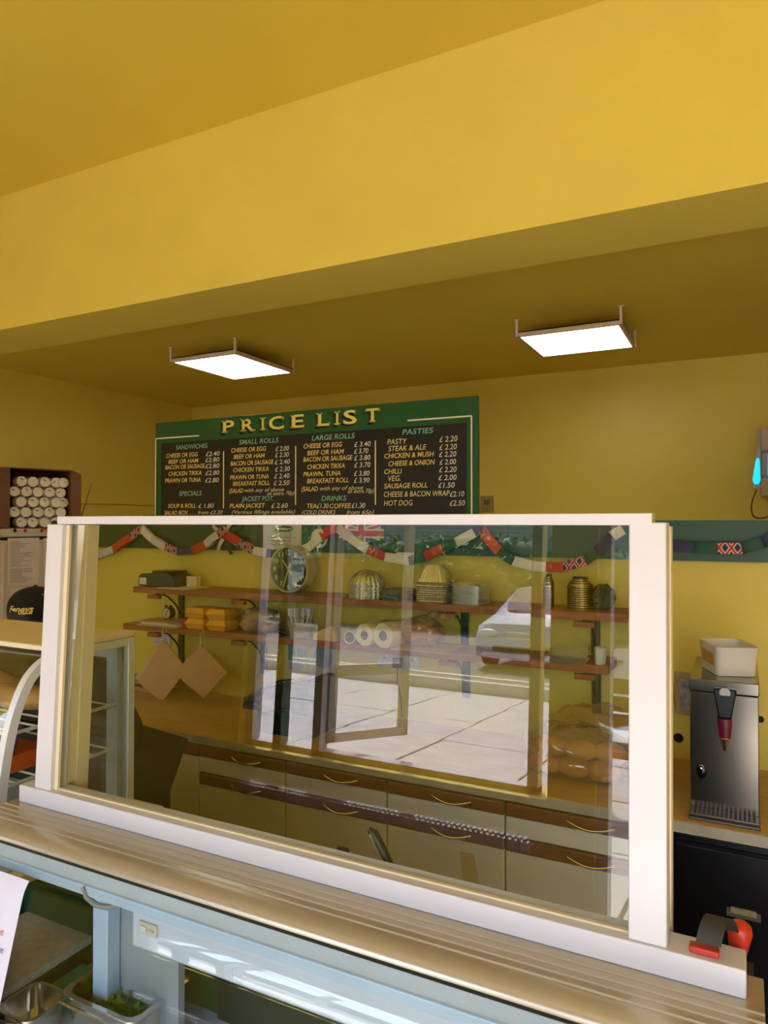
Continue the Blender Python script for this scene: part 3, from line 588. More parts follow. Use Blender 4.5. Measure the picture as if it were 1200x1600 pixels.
# --- lower shelf things
z = LSZ
p, q = onY(228, 978, 2.88), onY(290, 978, 2.88)
t = thing('newspaper_pile', 'pile of folded papers and booklets at the left end of the lower shelf', 'papers', ((p.x + q.x) / 2, 2.88, z))
for i, (dx, dy, s) in enumerate(((0, 0, 1), (.02, .01, .9), (-.01, .012, .8))):
    obj('booklet', MB().box(p.x + dx, p.x + dx + (q.x - p.x) * s, 2.815 + dy, 2.97 + dy * .5, z + i * .008, z + .007 + i * .008), (M_CARDL, M_PAPER, M_CARDL)[i], t, bevel=.001)
p = onY(263, 960, 2.90); zz0 = z + .024
ac = thing('alarm_clock', 'small round twin-bell alarm clock on the papers on the lower shelf', 'clock', (p.x, 2.90, zz0))
obj('case', MB().lathe([(.032, -.02), (.032, .012), (.028, .014), (.0005, .014)], (p.x, 2.9, zz0 + .040), 'Y', 24), mat('bronze_case', '5a3020', .35, .6), ac)
obj('dial', MB().lathe([(.0005, .0142), (.026, .0142), (.026, .016), (.0005, .016)], (p.x, 2.9, zz0 + .040), 'Y', 24), mat('alarm_dial', 'd8c8a8', .5), ac)
obj('hands', MB().prism([(p.x - .002, 2.882, zz0 + .04), (p.x + .002, 2.882, zz0 + .04), (p.x + .012, 2.882, zz0 + .056), (p.x + .009, 2.882, zz0 + .058)], (0, .001, 0)).box(p.x - .0015, p.x + .0015, 2.882, 2.883, zz0 + .02, zz0 + .04), M_BLK, ac)
for sx in (-1, 1):
    obj('bell', MB().blob((p.x + sx * .016, 2.9, zz0 + .076), (.010, .010, .007), 0), M_BLK, ac); obj('foot', MB().tube([(p.x + sx * .018, 2.9, zz0), (p.x + sx * .014, 2.9, zz0 + .014)], .003, 6), M_BLK, ac)
p = onY(291, 970, 2.88)
tag(obj('red_packet', MB().prism([(p.x - .03, 2.86, z), (p.x + .035, 2.86, z), (p.x + .03, 2.86, z + .035), (p.x - .02, 2.86, z + .05)], (0, .06, 0)), M_REDP, bevel=.003), 'small red folded packet beside the papers on the lower shelf', 'packet')
def foambox(wd, dp, h):
    m = MB()
    def ring(k, z_): return [(-wd / 2 * k, -dp / 2 * k, z_), (wd / 2 * k, -dp / 2 * k, z_), (wd / 2 * k, dp / 2 * k, z_), (-wd / 2 * k, dp / 2 * k, z_)]
    v = ring(.82, 0) + ring(1, h * .5) + ring(1.04, h * .5) + ring(1.04, h * .56) + ring(1, h * .56) + ring(.8, h)
    fs = [(3, 2, 1, 0), (20, 21, 22, 23)] + [(j * 4 + i, j * 4 + (i + 1) % 4, (j + 1) * 4 + (i + 1) % 4, (j + 1) * 4 + i) for j in range(5) for i in range(4)]
    return m.add(v, fs)
fb0 = None
for (u, n_, nmz) in ((316, 2, 'left'), (349, 2, 'right')):
    p = onY(u, 980, 2.90)
    for i in range(n_):
        lb = '%s yellow foam burger box of the %s stack on the lower shelf' % (('bottom', 'top')[i], nmz)
        if fb0 is None: fb0 = obj('burger_box', foambox(.125, .12, .062 if 0 else .055), M_YFOAM, bevel=.006); o = fb0
        else: o = fb0.copy(); col.objects.link(o)
        tag(o, lb, 'food box', 'yellow burger boxes on the lower shelf'); o.location = (p.x, 2.895, z + i * .045 * (1 if i else 0) + (.0108 if i else 0)); o.scale = (1, 1, 1 if i else .98)
def bagof(name, lb, cx, cy, z_, rx, ry, rz_, seed, neck=None, film=None):
    m = MB().blob((cx, cy, z_ + rz_ * .92), (rx, ry, rz_), .09, seed, 28, 16, flat=z_ + .0015, fr=3.4)
    if neck: m.tube([neck[0], (Vector(neck[0]) + Vector(neck[1])) / 2 + Vector((0, 0, .01)), neck[1]], [.018, .022, .036], 10)
    return tag(obj(name, m, film or M_FILM), lb, 'bag')
p, q = onY(380, 990, 2.90), onY(432, 990, 2.90); cx = (p.x + q.x) / 2
for i, (dx, dy, dz, wd_) in enumerate(((-.06, 0, 0, 'left'), (.05, -.01, 0, 'right'), (0, .01, .042, 'upper'))):
    tag(obj('bread_roll', MB().blob((cx + dx, 2.905 + dy, z + .036 + dz), (.058, .048, .032), .04, i), mat('pale_roll', 'b08868', .7, c2='caa68a')), wd_ + ' pale bread roll in the clear bag right of the burger boxes', 'bread', 'rolls in the small clear bag')
bagof('roll_bag', 'crinkled clear plastic bag of pale rolls on the lower shelf', cx, 2.905, z, .118, .072, .068, 5, film=glassmat('cloudy_film', 'e8dcd4', 2.2, .15, .3, 'c8b0a0'))
p = onY(441, 985, 2.87)
tag(obj('cable_tie_bundle', MB().tube([(p.x - .04, 2.87, z + .012), (p.x - .01, 2.86, z + .024), (p.x + .02, 2.87, z + .012), (p.x + .05, 2.88, z + .018)], .011, 8), M_BLK), 'small dark twisted bundle right of the bag of rolls', 'bundle')
p, q = onY(450, 990, 2.90), onY(490, 990, 2.90)
ct = thing('cutlery_tub', 'clear tub of white plastic cutlery on the lower shelf left of the paper rolls', 'tub', ((p.x + q.x) / 2, 2.9, z))
obj('tub', MB().lathe([(.055, .0), (.068, .075), (.066, .075), (.053, .003), (.001, .003)], ((p.x + q.x) / 2, 2.9, z), 'Z', 24, cap=True), glassmat('milky_plastic', 'ece6da', 2.0, .1, .45, 'e8dcb8'), ct)
rd = random.Random(9)
for i in range(16):
    a = rd.uniform(0, 6.28); r0 = rd.uniform(.005, .04); x_ = (p.x + q.x) / 2 + r0 * cos(a); y_ = 2.9 + r0 * sin(a)
    obj('plastic_fork', MB().tube([(x_, y_, z + .01), (x_ + cos(a) * .02, y_ + sin(a) * .02, z + .10)], .0035, 5).box(x_ + cos(a) * .022 - .009, x_ + cos(a) * .022 + .009, y_ + sin(a) * .02 - .0012, y_ + sin(a) * .02 + .0012, z + .10, z + .135), (M_PAPER, M_LILAC)[i % 2], ct)
p, q = onY(493, 998, 2.86), onY(530, 1000, 2.86)
tag(obj('wooden_wedge', MB().prism([(p.x, 2.84, z), (q.x, 2.84, z), (q.x - .01, 2.84, z + .03), (q.x - .03, 2.84, z + .075), (p.x, 2.84, z + .03)], (0, .12, 0)), mat('pale_wood', 'd9bd8c', .5), bevel=.002), 'pale wooden wedge-shaped block left of the paper rolls', 'block')
def roll(nm, lb, u, v, ypl, ro, ri, L, m, dx, squash=1):
    c_ = onY(u, v, ypl); c_ = Vector((c_.x, ypl, z + ro + .0005)); t = thing(nm, lb, 'paper roll', (c_.x, ypl, z), 'rolls lying on the lower shelf')
    d = Vector((dx, 1, 0)).normalized(); mm = MB(); n = 28; vs = []
    for (r_, h) in ((ri, 0), (ro, 0), (ro, L), (ri, L)):
        for k in range(n):
            a_ = 2 * pi * k / n; e = 2 + squash; g = 1 / ((abs(cos(a_ + .6)) ** e + abs(sin(a_ + .6)) ** e) ** (1 / e)) if r_ == ro else 1
            g = min(g, 1.0 + .1 * (squash > 0)); vs.append(c_ + d * h + Vector((d.y, -d.x, 0)) * cos(a_) * r_ * (g if r_ == ro else 1) + Vector((0, 0, 1)) * max(sin(a_) * r_ * (g if r_ == ro else 1), -ro))
    fs = [(j * n + k, j * n + (k + 1) % n, ((j + 1) % 4) * n + (k + 1) % n, ((j + 1) % 4) * n + k) for j in range(4) for k in range(n)]
    mm.add(vs, fs); obj('paper', mm, m, t)
    cvs = []
    for (r_, h) in ((ri * .99, .001), (ri * .99, L - .001), (ri * .9, L - .001), (ri * .9, .001)):
        for k in range(n): a_ = 2 * pi * k / n; cvs.append(c_ + d * h + (Vector((d.y, -d.x, 0)) * cos(a_) + Vector((0, 0, 1)) * sin(a_)) * r_)
    obj('core', MB().add(cvs, fs), mat('roll_core', '6a5a50', .8), t)
roll('cling_film_roll', 'slim pale tube roll, leftmost of the three rolls on the lower shelf', 546, 992, 2.82, .029, .024, .17, M_PAPER, -.1, 0)
roll('kitchen_roll', 'middle kitchen paper roll of the three rolls on the lower shelf', 569, 992, 2.81, .047, .021, .19, M_TISSUE, .15, .5)
roll('kitchen_roll', 'right kitchen paper roll lying beside the bagged bread', 598, 992, 2.80, .052, .023, .22, M_TISSUE, .22, 1.5)
p, q = onY(603, 1014, 2.80), onY(702, 1014, 2.82)
tag(obj('brown_board', MB().box(p.x + .03, q.x, 2.785, 3.0, z, z + .004), M_BROWNP), 'flat brown paper sheet under the bagged bread on the lower shelf', 'paper')
p, q = onY(630, 1010, 2.88), onY(688, 1010, 2.88); cx = (p.x + q.x) / 2
tag(obj('bread_loaf', MB().blob((cx, 2.89, z + .06), (.085, .065, .05), .05, 3, flat=z + .012), M_BREAD), 'brown loaf inside the knotted plastic bag on the lower shelf', 'bread')
bagof('bread_bag', 'clear knotted plastic bag around a brown loaf on the lower shelf', cx, 2.89, z + .005, .1, .075, .07, 8, ((cx + .02, 2.89, z + .12), (cx + .10, 2.90, z + .175)), glassmat('bread_film', 'f0e4d4', 2.2, .12, .22, 'd8b488'))
p, q = onY(858, 1038, 2.87), onY(918, 1038, 2.87); cx = (p.x + q.x) / 2
fo = thing('clear_tray_pile', 'two clear plastic salad trays nested on the right end of the lower shelf', 'tray', (cx, 2.89, z))
for i in range(2):
    obj('clear_tray', MB().xf(Matrix()).add(*(lambda t_: (t_.v, t_.f))(rect_tray(q.x - p.x, .15, .03, 48, 0).xf(Matrix.Translation((cx, 2.89, z + .001 + i * .022))))), glassmat('clear_plastic%d' % i, 'e4e8da', 2.6, .06, .12), fo)
p = onY(960, 1035, 2.87)
tag(obj('white_beaker', MB().lathe([(.020, 0), (.024, .062), (.024, .066), (.021, .066), (.018, .003), (.001, .003)], (onY(938, 1035, 2.87).x, 2.87, z), 'Z', 20), M_WHITE), 'small white beaker at the right end of the lower shelf', 'cup')

# --- sockets, posters, hanging bags
def socket(nm, lb, x0, x1, z0, z1, n_):
    t = thing(nm, lb, 'socket', (x0, W, z0)); obj('plate', MB().box(x0, x1, W - .009, W, z0, z1), M_WHITE, t, bevel=.003)
    for k in range(n_):
        cx_ = x0 + (x1 - x0) * (k + .5) / n_; cz_ = z0 + (z1 - z0) * .42
        obj('pin_holes', MB().box(cx_ - .002, cx_ + .002, W - .0098, W - .009, cz_ + .012, cz_ + .02).box(cx_ - .014, cx_ - .008, W - .0098, W - .009, cz_ - .008, cz_ - .004).box(cx_ + .008, cx_ + .014, W - .0098, W - .009, cz_ - .008, cz_ - .004), M_INK, t)
        obj('switch', MB().box(cx_ + .012, cx_ + .022, W - .012, W - .009, z1 - .03, z1 - .014), M_PAPER, t)
    return t
sx0 = onY(591, 1030, W).x; sx1 = onY(614, 1030, W).x; sx2 = onY(656, 1030, W).x
socket('wall_socket', 'single white wall socket directly left of the plugged-in double socket', sx0, sx1 - .003, 1.146, 1.228, 1)
socket('wall_socket', 'white double wall socket with a black plug in its left outlet', sx1, sx2, 1.146, 1.23, 2)
s0 = onY(240, 990, W).x; s1 = onY(268, 990, W).x
socket('wall_socket', 'white double wall socket above the left hanging brown bag', s0, s1, 1.135, 1.215, 2)
p = onY(621, 1035, W - .03)
t = thing('power_plug', 'black three-pin plug with a thin cable in the double socket', 'plug', (p.x, W - .01, p.z))
obj('plug_body', MB().box(p.x - .022, p.x + .024, W - .045, W - .0122, p.z - .024, p.z + .024), M_BLK, t, bevel=.006)
obj('cable', MB().tube([(p.x, W - .03, p.z - .022), (p.x, W - .03, p.z - .09), (p.x + .012, W - .02, p.z - .16), (p.x + .02, W - .02, ZT + .01)], .003, 6), M_BLK, t)
def poster(nm, lb, u0, v0, u1, v1, y, m, art):
    a, b = onY(u0, v0, y), onY(u1, v1, y); t = thing(nm, lb, 'notice', ((a.x + b.x) / 2, y, b.z)); x0, x1, z0, z1 = a.x, b.x, b.z, a.z
    obj('sheet', MB().box(x0, x1, y, y + .002, z0, z1), m, t); art(t, x0, x1, z0, z1, y - .0006); return t
def art1(t, x0, x1, z0, z1, y):
    w_, h = x1 - x0, z1 - z0
    obj('green_picture', MB().box(x0 + .05 * w_, x0 + .4 * w_, y - .0004, y, z0 + .35 * h, z0 + .95 * h), mat('poster_green', '3f7a5c', .6, c2='8fb09a', scale=60), t)
    obj('blue_picture', MB().box(x0 + .48 * w_, x0 + .92 * w_, y - .0004, y, z0 + .3 * h, z0 + .8 * h), mat('poster_blue', '5878a0', .6, c2='9cb0c0', scale=60), t)
    m = MB()
    for k in range(5): m.box(x0 + .08 * w_, x0 + (.6 + .3 * ((k * 7) % 3) / 3) * w_, y - .0004, y, z0 + (.05 + .05 * k) * h, z0 + (.07 + .05 * k) * h)
    obj('print_lines', m, M_INK, t)
poster('food_poster', 'green and white picture notice on the wall under the lower shelf', 449, 1003, 481, 1050, W - .003, mat('poster_paper', 'c6d2c8', .6), art1)
def art2(t, x0, x1, z0, z1, y):
    w_, h = x1 - x0, z1 - z0
    obj('oval_picture', MB().lathe([(.0005, 0), (.4 * w_, 0), (.4 * w_, .0005), (.0005, .0005)], ((x0 + x1) / 2, y, z0 + .62 * h), 'Y', 24), mat('poster_pale_blue', '8fa6c4', .6), t)
poster('blue_poster', 'pale blue and white notice with an oval picture under the lower shelf', 486, 1005, 524, 1062, W - .003, mat('poster_paper2', 'd2d6da', .6), art2)
for (lb, T, Lf, Rt, Bt, y, u) in (('left brown paper bag hanging cornerwise from the lower shelf', (254, 1000), (215, 1064), (293, 1046), (249, 1098), 2.795, 254), ('right brown paper bag hanging cornerwise from the lower shelf', (313, 1008), (272, 1050), (355, 1050), (315, 1093), 2.78, 313)):
    P4 = [onY(*k_, y) for k_ in (T, Rt, Bt, Lf)]
    t = thing('brown_bag', lb, 'paper bag', (P4[0].x, y, P4[2].z), 'brown paper bags hanging by string')
    def fn(a, b, P4=P4):
        p_ = P4[0].lerp(P4[1], a).lerp(P4[3].lerp(P4[2], a), b); return (p_.x, p_.y + .004 * sin(5 * a + 3 * b) + .012 * a * b, p_.z)
    obj('bag_paper', MB().sheet(fn, 8, 8, .006), M_BROWNP, t)
    s_ = onY(u, 984 if u < 300 else 992, y)
    obj('string', MB().tube([(P4[0].x, y, P4[0].z - .01), (P4[0].x, y, s_.z), (P4[0].x + .012, y + .01, s_.z + .022), (P4[0].x + .018, y + .012, s_.z - .012)], .0016, 5), M_PAPER, t)
    obj('hook', MB().tube([(P4[0].x - .002, y + .001, s_.z - .002), (P4[0].x - .004, y + .006, s_.z + .01), (P4[0].x, SHY + .002, s_.z + .012)], .002, 5), M_CHROME, t)
P4 = [onY(*k_, 2.86) for k_ in ((238, 1022), (252, 1040), (240, 1075), (210, 1060))]
tag(obj('white_bag', MB().sheet(lambda a, b: P4[0].lerp(P4[1], a).lerp(P4[3].lerp(P4[2], a), b), 4, 4, .006), mat('cream_bag', 'd9c89c', .8)), 'cream paper bag hanging behind the left brown bag', 'paper bag')
p, q = onY(212, 1096, 2.93), onY(262, 1096, 2.93)
t = thing('carton', 'cardboard carton on the worktop behind the left hanging bag', 'box', ((p.x + q.x) / 2, 2.95, ZT + .003))
obj('box', MB().box(p.x, q.x, 2.87, 3.02, ZT + .002, ZT + .085), mat('carton_tan', 'b08c60', .8), t, bevel=.002)
obj('print', MB().box(p.x + .05, q.x - .06, 2.8692, 2.87, ZT + .03, ZT + .045), M_INK, t)
P4 = [onY(326, 1072, 2.82), onY(333, 1075, 2.82), onY(331, 1103, 2.82)]
# ================================================================== BANNER THINGS ON FASCIA
YB2 = W - .024
def art3(t, x0, x1, z0, z1, y):
    w_, h = x1 - x0, z1 - z0; c = ((x0 + x1) / 2 + .01, y, z0 + .76 * h)
    obj('oval_logo', MB().lathe([(.0005, 0), (1, 0), (1, .0005), (.0005, .0005)], (0, 0, 0), 'Y', 32).xf(Matrix.Translation(c) @ Matrix.Diagonal((w_ * .25, 1, h * .085, 1))), mat('logo_green', '2f6a4c', .5), t)
    obj('logo_lettering', text(MB(), 'Feneys', (c[0] - w_ * .26, y - .0008, c[2] - h * .03), XR, ZU, w_ * .5, h * .075, .3, .02), M_WHT, t, smooth=False)
    m = MB()
    for k in range(3): text(m, 'An independent sandwich bar', (x0 + .12 * w_, y - .0003, z0 + (.52 - .09 * k) * h), XR, ZU, w_ * (.74 - .1 * k), h * .035)
    obj('print_lines', m, M_INK, t, smooth=False)
poster('logo_notice', 'white notice with a green oval logo pinned to the green fascia above the clock', 411, 812, 471, 872, YB2 - .003, mat('notice_paper', 'd9d0cc', .7), art3)
p = onY(499, 841, YB2); rr_ = (onY(512, 841, YB2).x - p.x)
t = thing('round_sticker', 'round white sticker with dark lettering on the green fascia right of the notice', 'sticker', (p.x, YB2, p.z))
obj('disc', MB().lathe([(.0005, 0), (rr_, 0), (rr_, .002), (.0005, .002)], (p.x, YB2, p.z), 'Y', 28), M_PAPER, t)
obj('dark_centre', MB().lathe([(.0005, 0), (rr_ * .6, 0), (rr_ * .6, .001), (.0005, .001)], (p.x, YB2 - .002, p.z - .01), 'Y', 24), mat('sticker_ink', '3a1f24', .6), t)
p, q = onY(620, 863, YB2), onY(647, 875, YB2)
tag(obj('price_label', MB().box(p.x, q.x, YB2 - .004, YB2, q.z, p.z), M_PAPER), 'blank white paper label on the lower edge of the green fascia', 'label')
# union flag bunting piece
p, q = onY(530, 824, YB2 - .006), onY(600, 850, YB2 - .006); y = YB2 - .006
fl = thing('union_flag', 'union flag paper pennant pinned to the green fascia above the foil dishes', 'flag', ((p.x + q.x) / 2, y, q.z))
x0, x1, z0, z1 = p.x, q.x, q.z, 1.845
obj('blue_field', MB().prism([(x0, y, z0 + .02), ((x0 + x1) / 2, y, z0), (x1, y, z0 + .02), (x1, y, z1), (x0, y, z1)], (0, .002, 0)), mat('flag_blue', '2c4c80', .6), fl)
def strip(a, b, wd, m, nmn, yy): d = (Vector(b) - Vector(a)).normalized(); n = Vector((-d.z, 0, d.x)) * wd / 2; A, B_ = Vector(a), Vector(b); return obj(nmn, MB().prism([A + n + Vector((0, yy, 0)), A - n + Vector((0, yy, 0)), B_ - n + Vector((0, yy, 0)), B_ + n + Vector((0, yy, 0))], (0, .0006, 0)), m, fl)
strip((x0 + .02, y, z0 + .03), (x1 - .02, y, z1 - .01), .03, M_PAPER, 'white_saltire', -.0008); strip((x1 - .02, y, z0 + .03), (x0 + .02, y, z1 - .01), .03, M_PAPER, 'white_saltire', -.0012)
strip((x0 + .02, y, z0 + .03), (x1 - .02, y, z1 - .01), .012, M_RED, 'red_saltire', -.0018); strip((x1 - .02, y, z0 + .03), (x0 + .02, y, z1 - .01), .012, M_RED, 'red_saltire', -.0022)
xm = (x0 + x1) / 2; strip((xm, y, z0 + .01), (xm, y, z1), .05, M_PAPER, 'white_cross', -.003); strip((x0, y, .5 * (z0 + z1)), (x1, y, .5 * (z0 + z1)), .045, M_PAPER, 'white_cross', -.0032)
strip((xm, y, z0 + .01), (xm, y, z1), .03, M_RED, 'red_cross', -.004); strip((x0, y, .5 * (z0 + z1)), (x1, y, .5 * (z0 + z1)), .027, M_RED, 'red_cross', -.0042)
# ribbon rosette
p = onY(353, 836, YB2 - .01)
t = thing('ribbon_bow', 'red and white ribbon bow pinned to the green fascia left of the notice', 'bow', (p.x, YB2, p.z))
for k, a in enumerate((25, 60, 115, 150, 205, 240, 290, 330)):
    d = Vector((cos(radians(a)), 0, sin(radians(a)))); n = Vector((-d.z, 0, d.x)) * .011; L_ = .11 if p.z + d.z * .11 < 1.85 else (1.85 - p.z) / max(.05, d.z)
    obj('ribbon', MB().sheet(lambda s, t_, d=d, n=n, L_=L_: Vector((p.x, YB2 - .006 - .02 * sin(pi * s), p.z)) + d * L_ * s + n * (2 * t_ - 1), 6, 1, .001), (M_GREENP, M_LILAC)[k % 2], t)
obj('knot', MB().blob((p.x + .01, YB2 - .02, p.z), (.035, .014, .025), .1, 2), M_RED, t)
obj('bow_loop', MB().sheet(lambda s, t_: (p.x + .02 + .10 * s, YB2 - .012 - .014 * sin(pi * s), p.z + .01 - .05 * s + .03 * (t_ - .5)), 6, 1, .001), M_RED, t)
# union-print paper
def unionmat():
    m = mat('union_print', 'e4d8d8', .7); nt = m.node_tree; b = nt.nodes['Principled BSDF']
    tc = nt.nodes.new('ShaderNodeTexCoord'); outs = []
    for ang in (35, -35):
        mp = nt.nodes.new('ShaderNodeMapping'); mp.inputs['Rotation'].default_value = (0, radians(ang), 0); nt.links.new(tc.outputs['Object'], mp.inputs[0])
        wv = nt.nodes.new('ShaderNodeTexWave'); wv.bands_direction = 'X'; wv.inputs['Scale'].default_value = 9; wv.inputs['Distortion'].default_value = 0; nt.links.new(mp.outputs[0], wv.inputs['Vector']); outs.append(wv.outputs['Fac'])
    mx = nt.nodes.new('ShaderNodeMath'); mx.operation = 'MAXIMUM'; nt.links.new(outs[0], mx.inputs[0]); nt.links.new(outs[1], mx.inputs[1])
    r = nt.nodes.new('ShaderNodeValToRGB'); r.color_ramp.interpolation = 'CONSTANT'; r.color_ramp.elements[0].color = rgb('2c2f60'); r.color_ramp.elements[1].position = .62; r.color_ramp.elements[1].color = rgb('e8dcdc'); e = r.color_ramp.elements.new(.86); e.color = rgb('c03c3c')
    nt.links.new(mx.outputs[0], r.inputs[0]); nt.links.new(r.outputs[0], b.inputs['Base Color']); return m
M_UN = unionmat()
CH = {'w': M_PAPER, 'r': M_RED, 'o': M_ORNG, 'n': M_NAVY, 'u': M_UN, 'g': M_GREENP, 'l': M_LILAC}
def chain(lb, pts, g='paper chains along the green fascia'):
    p0 = onY(pts[0][0], pts[0][1], YB2 - .03)
    t = thing('paper_chain', lb, 'paper chain', (p0.x, YB2 - .03, p0.z), g)
    for i in range(len(pts) - 1):
        a = onY(pts[i][0], pts[i][1], YB2 - .03); b = onY(pts[i + 1][0], pts[i + 1][1], YB2 - .03); c_ = (a + b) / 2; d = (b - a); L_ = d.length * .60; d.normalize(); n = Vector((-d.z, 0, d.x))
        wd = .021; th = .012 + .004 * (i % 2); N = 14; V1, F1 = [], []
        for k in range(N):
            an = 2 * pi * k / N; o_ = c_ + d * cos(an) * L_ + Vector((0, 1, 0)) * sin(an) * th
            V1 += [o_ - n * wd, o_ + n * wd, c_ + d * cos(an) * (L_ - .0015) + Vector((0, 1, 0)) * sin(an) * (th - .0015) - n * wd, c_ + d * cos(an) * (L_ - .0015) + Vector((0, 1, 0)) * sin(an) * (th - .0015) + n * wd]
            q_ = 4 * k; r_ = 4 * ((k + 1) % N); F1 += [(q_, r_, r_ + 1, q_ + 1), (q_ + 3, r_ + 3, r_ + 2, q_ + 2), (q_ + 1, r_ + 1, r_ + 3, q_ + 3), (q_ + 2, r_ + 2, r_, q_)]
        obj('link', MB().add(V1, F1), CH[pts[i][2]], t)
chain('paper chain swag at the far left of the fascia, rising towards the first pin', [(96, 850, 'w'), (125, 866, 'n'), (152, 868, 'l'), (178, 858, 'r'), (204, 840, 'u'), (222, 826, '')])
chain('red, white and navy paper chain swag left of the ribbon bow', [(222, 826, 'w'), (238, 842, 'l'), (258, 854, 'u'), (278, 862, 'n'), (300, 860, 'r'), (322, 851, 'l'), (340, 836, 'u'), (352, 828, '')])
chain('paper chain swag between the ribbon bow and the round sticker', [(356, 836, 'r'), (376, 848, 'u'), (396, 860, 'w'), (418, 864, 'n'), (440, 866, 'r'), (462, 866, 'w'), (484, 854, 'w'), (503, 838, 'o'), (524, 824, '')])
chain('paper chain swag hanging over the union flag pennant', [(528, 825, 'l'), (550, 842, 'w'), (574, 858, 'r'), (602, 870, '')])
chain('paper chain swag crossing the white label, right of the flag pennant', [(602, 870, 'w'), (640, 876, 'g'), (664, 870, 'r'), (692, 856, 'g'), (712, 848, 'w'), (742, 832, 'n'), (752, 826, '')])
chain('paper chain swag with orange, white and union flag links in the glass', [(754, 830, 'o'), (780, 862, 'g'), (802, 876, 'w'), (832, 884, 'w'), (852, 886, 'r'), (882, 886, 'u'), (914, 876, 'g'), (934, 862, 'n'), (956, 838, 'w'), (972, 828, '')])
chain('navy and union flag paper chain swag right of the guard post', [(1004, 830, 'w'), (1026, 844, 'g'), (1047, 852, 'n'), (1085, 856, 'g'), (1120, 857, 'u'), (1160, 857, 'g'), (1192, 848, 'n'), (1212, 838, 'w'), (1230, 828, '')])

# ================================================================== WORKTOP, CABINETS
wt = tag(obj('worktop', MB().box(-4.2, XRW - .01, 2.41, W - .001, ZT - .036, ZT), M_WTOP, bevel=.004), 'long tan laminate worktop under the shelves', 'worktop')
BASE['worktop'] = Vector((0, 0, 0))
obj('front_edge', MB().box(-4.2, XRW - .01, 2.406, 2.41, ZT - .036, ZT - .001), M_WEDGE, wt, bevel=.001)
YC = 2.43
xs = [-2.60, -2.143, -1.682, -1.216, -.752, -.225]
def handle(cx, z_, par, lab=None):
    N = 10; m = MB()
    path = [(cx - .075 + .15 * k / N, YC - .022 - .016 * sin(pi * k / N), z_ - .004 - .012 * sin(pi * k / N)) for k in range(N + 1)]
    m.tube([(cx - .075, YC - .004, z_ + .004)] + path + [(cx + .075, YC - .004, z_ + .004)], .0045, 8); obj('handle', m, M_CHROME, par)
labs = ['leftmost cream base cabinet with a full-height door', 'cream drawer cabinet beside the leftmost door cabinet', 'second cream drawer cabinet, behind the knife handles', 'cream drawer cabinet with a strip of masking tape on its lower front', 'rightmost cream drawer cabinet next to the dark appliance']
for i in range(5):
    a, b = xs[i] + .002, xs[i + 1] - .002
    t = thing('base_cabinet', labs[i], 'cabinet', ((a + b) / 2, 2.7, 0), 'cream base cabinets under the worktop')
    obj('carcass', MB().box(a, b, YC + .001, W - .02, .1, ZT - .037).box(a, b, YC + .05, W - .05, 0, .1), M_CARC, t)
    fronts = [(.1, .866)] if i == 0 else [(.71 + .047 - .0 , .866), (.1, .748)]
    if i: fronts = [(.755, .868), (.1, .748)]
    for k, (z0, z1) in enumerate(fronts):
        rl = .048
        pn = obj('door' if i == 0 else 'drawer_front', MB().box(a + .001, b - .001, YC - .018, YC, z0, z1 - rl), M_CAB, t, bevel=.002)
        obj('grip_rail', MB().box(a + .001, b - .001, YC - .022, YC, z1 - rl, z1), M_MAHO, pn, bevel=.006)
        handle((a + b) / 2 + (.03 if i else -.02), z1 - rl * .42, pn)
    if i == 3:
        p = onY(718, 1330, YC - .02); obj('masking_tape', MB().prism([(p.x, YC - .020, p.z), (p.x + .014, YC - .020, p.z - .10), (p.x + .075, YC - .020, p.z - .11), (p.x + .055, YC - .020, p.z + .002)], (0, .0015, 0)), mat('masking_tape', 'cdb88a', .6), t)
# black undercounter appliance
ua = thing('black_oven', 'black under-counter appliance with a small label, below the hot water boiler', 'oven', (.2, 2.7, 0))
obj('body', MB().box(-.215, .62, 2.44, W - .02, .02, ZT - .05), mat('gloss_black', '070709', .25), ua, bevel=.004)
obj('door', MB().box(-.20, .60, 2.41, 2.44, .1, ZT - .07), mat('gloss_black', '070709', .25), ua, bevel=.004)
a, b = onY(1142, 1412, 2.405), onY(1182, 1440, 2.405); obj('label', MB().box(a.x, b.x, 2.404, 2.41, b.z + .01, a.z - .01), mat('old_label', 'a09468', .6, c2='7d7450', scale=60), ua)
obj('tape', MB().box(a.x - .012, b.x + .012, 2.408, 2.4098, b.z - .003, b.z + .022), mat('grey_tape', '504c46', .5), ua)
# boiler
hb = thing('water_boiler', 'brushed steel hot water boiler with a black tap on the worktop', 'water boiler', (-.06, 2.55, ZT))
hx0, hx1, hy0, hy1 = -.158, .040, 2.50, 2.92; hz1 = 1.345
obj('casing', MB().box(hx0, hx1, hy0, hy1, ZT + .008, hz1 - .042), M_STEEL, hb, bevel=.003)
obj('top_cap', MB().box(hx0 - .002, hx1 + .002, hy0 - .004, hy1, hz1 - .040, hz1), M_STEEL, hb, bevel=.003)
dt = obj('drip_tray', MB().box(hx0 - .001, hx1 + .001, 2.44, hy0, ZT + .001, ZT + .020), mat('tray_steel', '8a847c', .4, 1.0), hb, bevel=.002)
obj('tray_trim', MB().box(hx0, hx1, 2.438, 2.44, ZT + .008, ZT + .017), M_BLK, dt)
gm = MB()
for i in range(14):
    for j in range(5): gm.box(hx0 + .012 + i * .0128, hx0 + .020 + i * .0128, 2.447 + j * .0105, 2.4525 + j * .0105, ZT + .0198, ZT + .0207)
obj('grid_holes', gm, M_INK, dt, kind='stuff', smooth=False)
p = onY(1133, 1100, hy0)
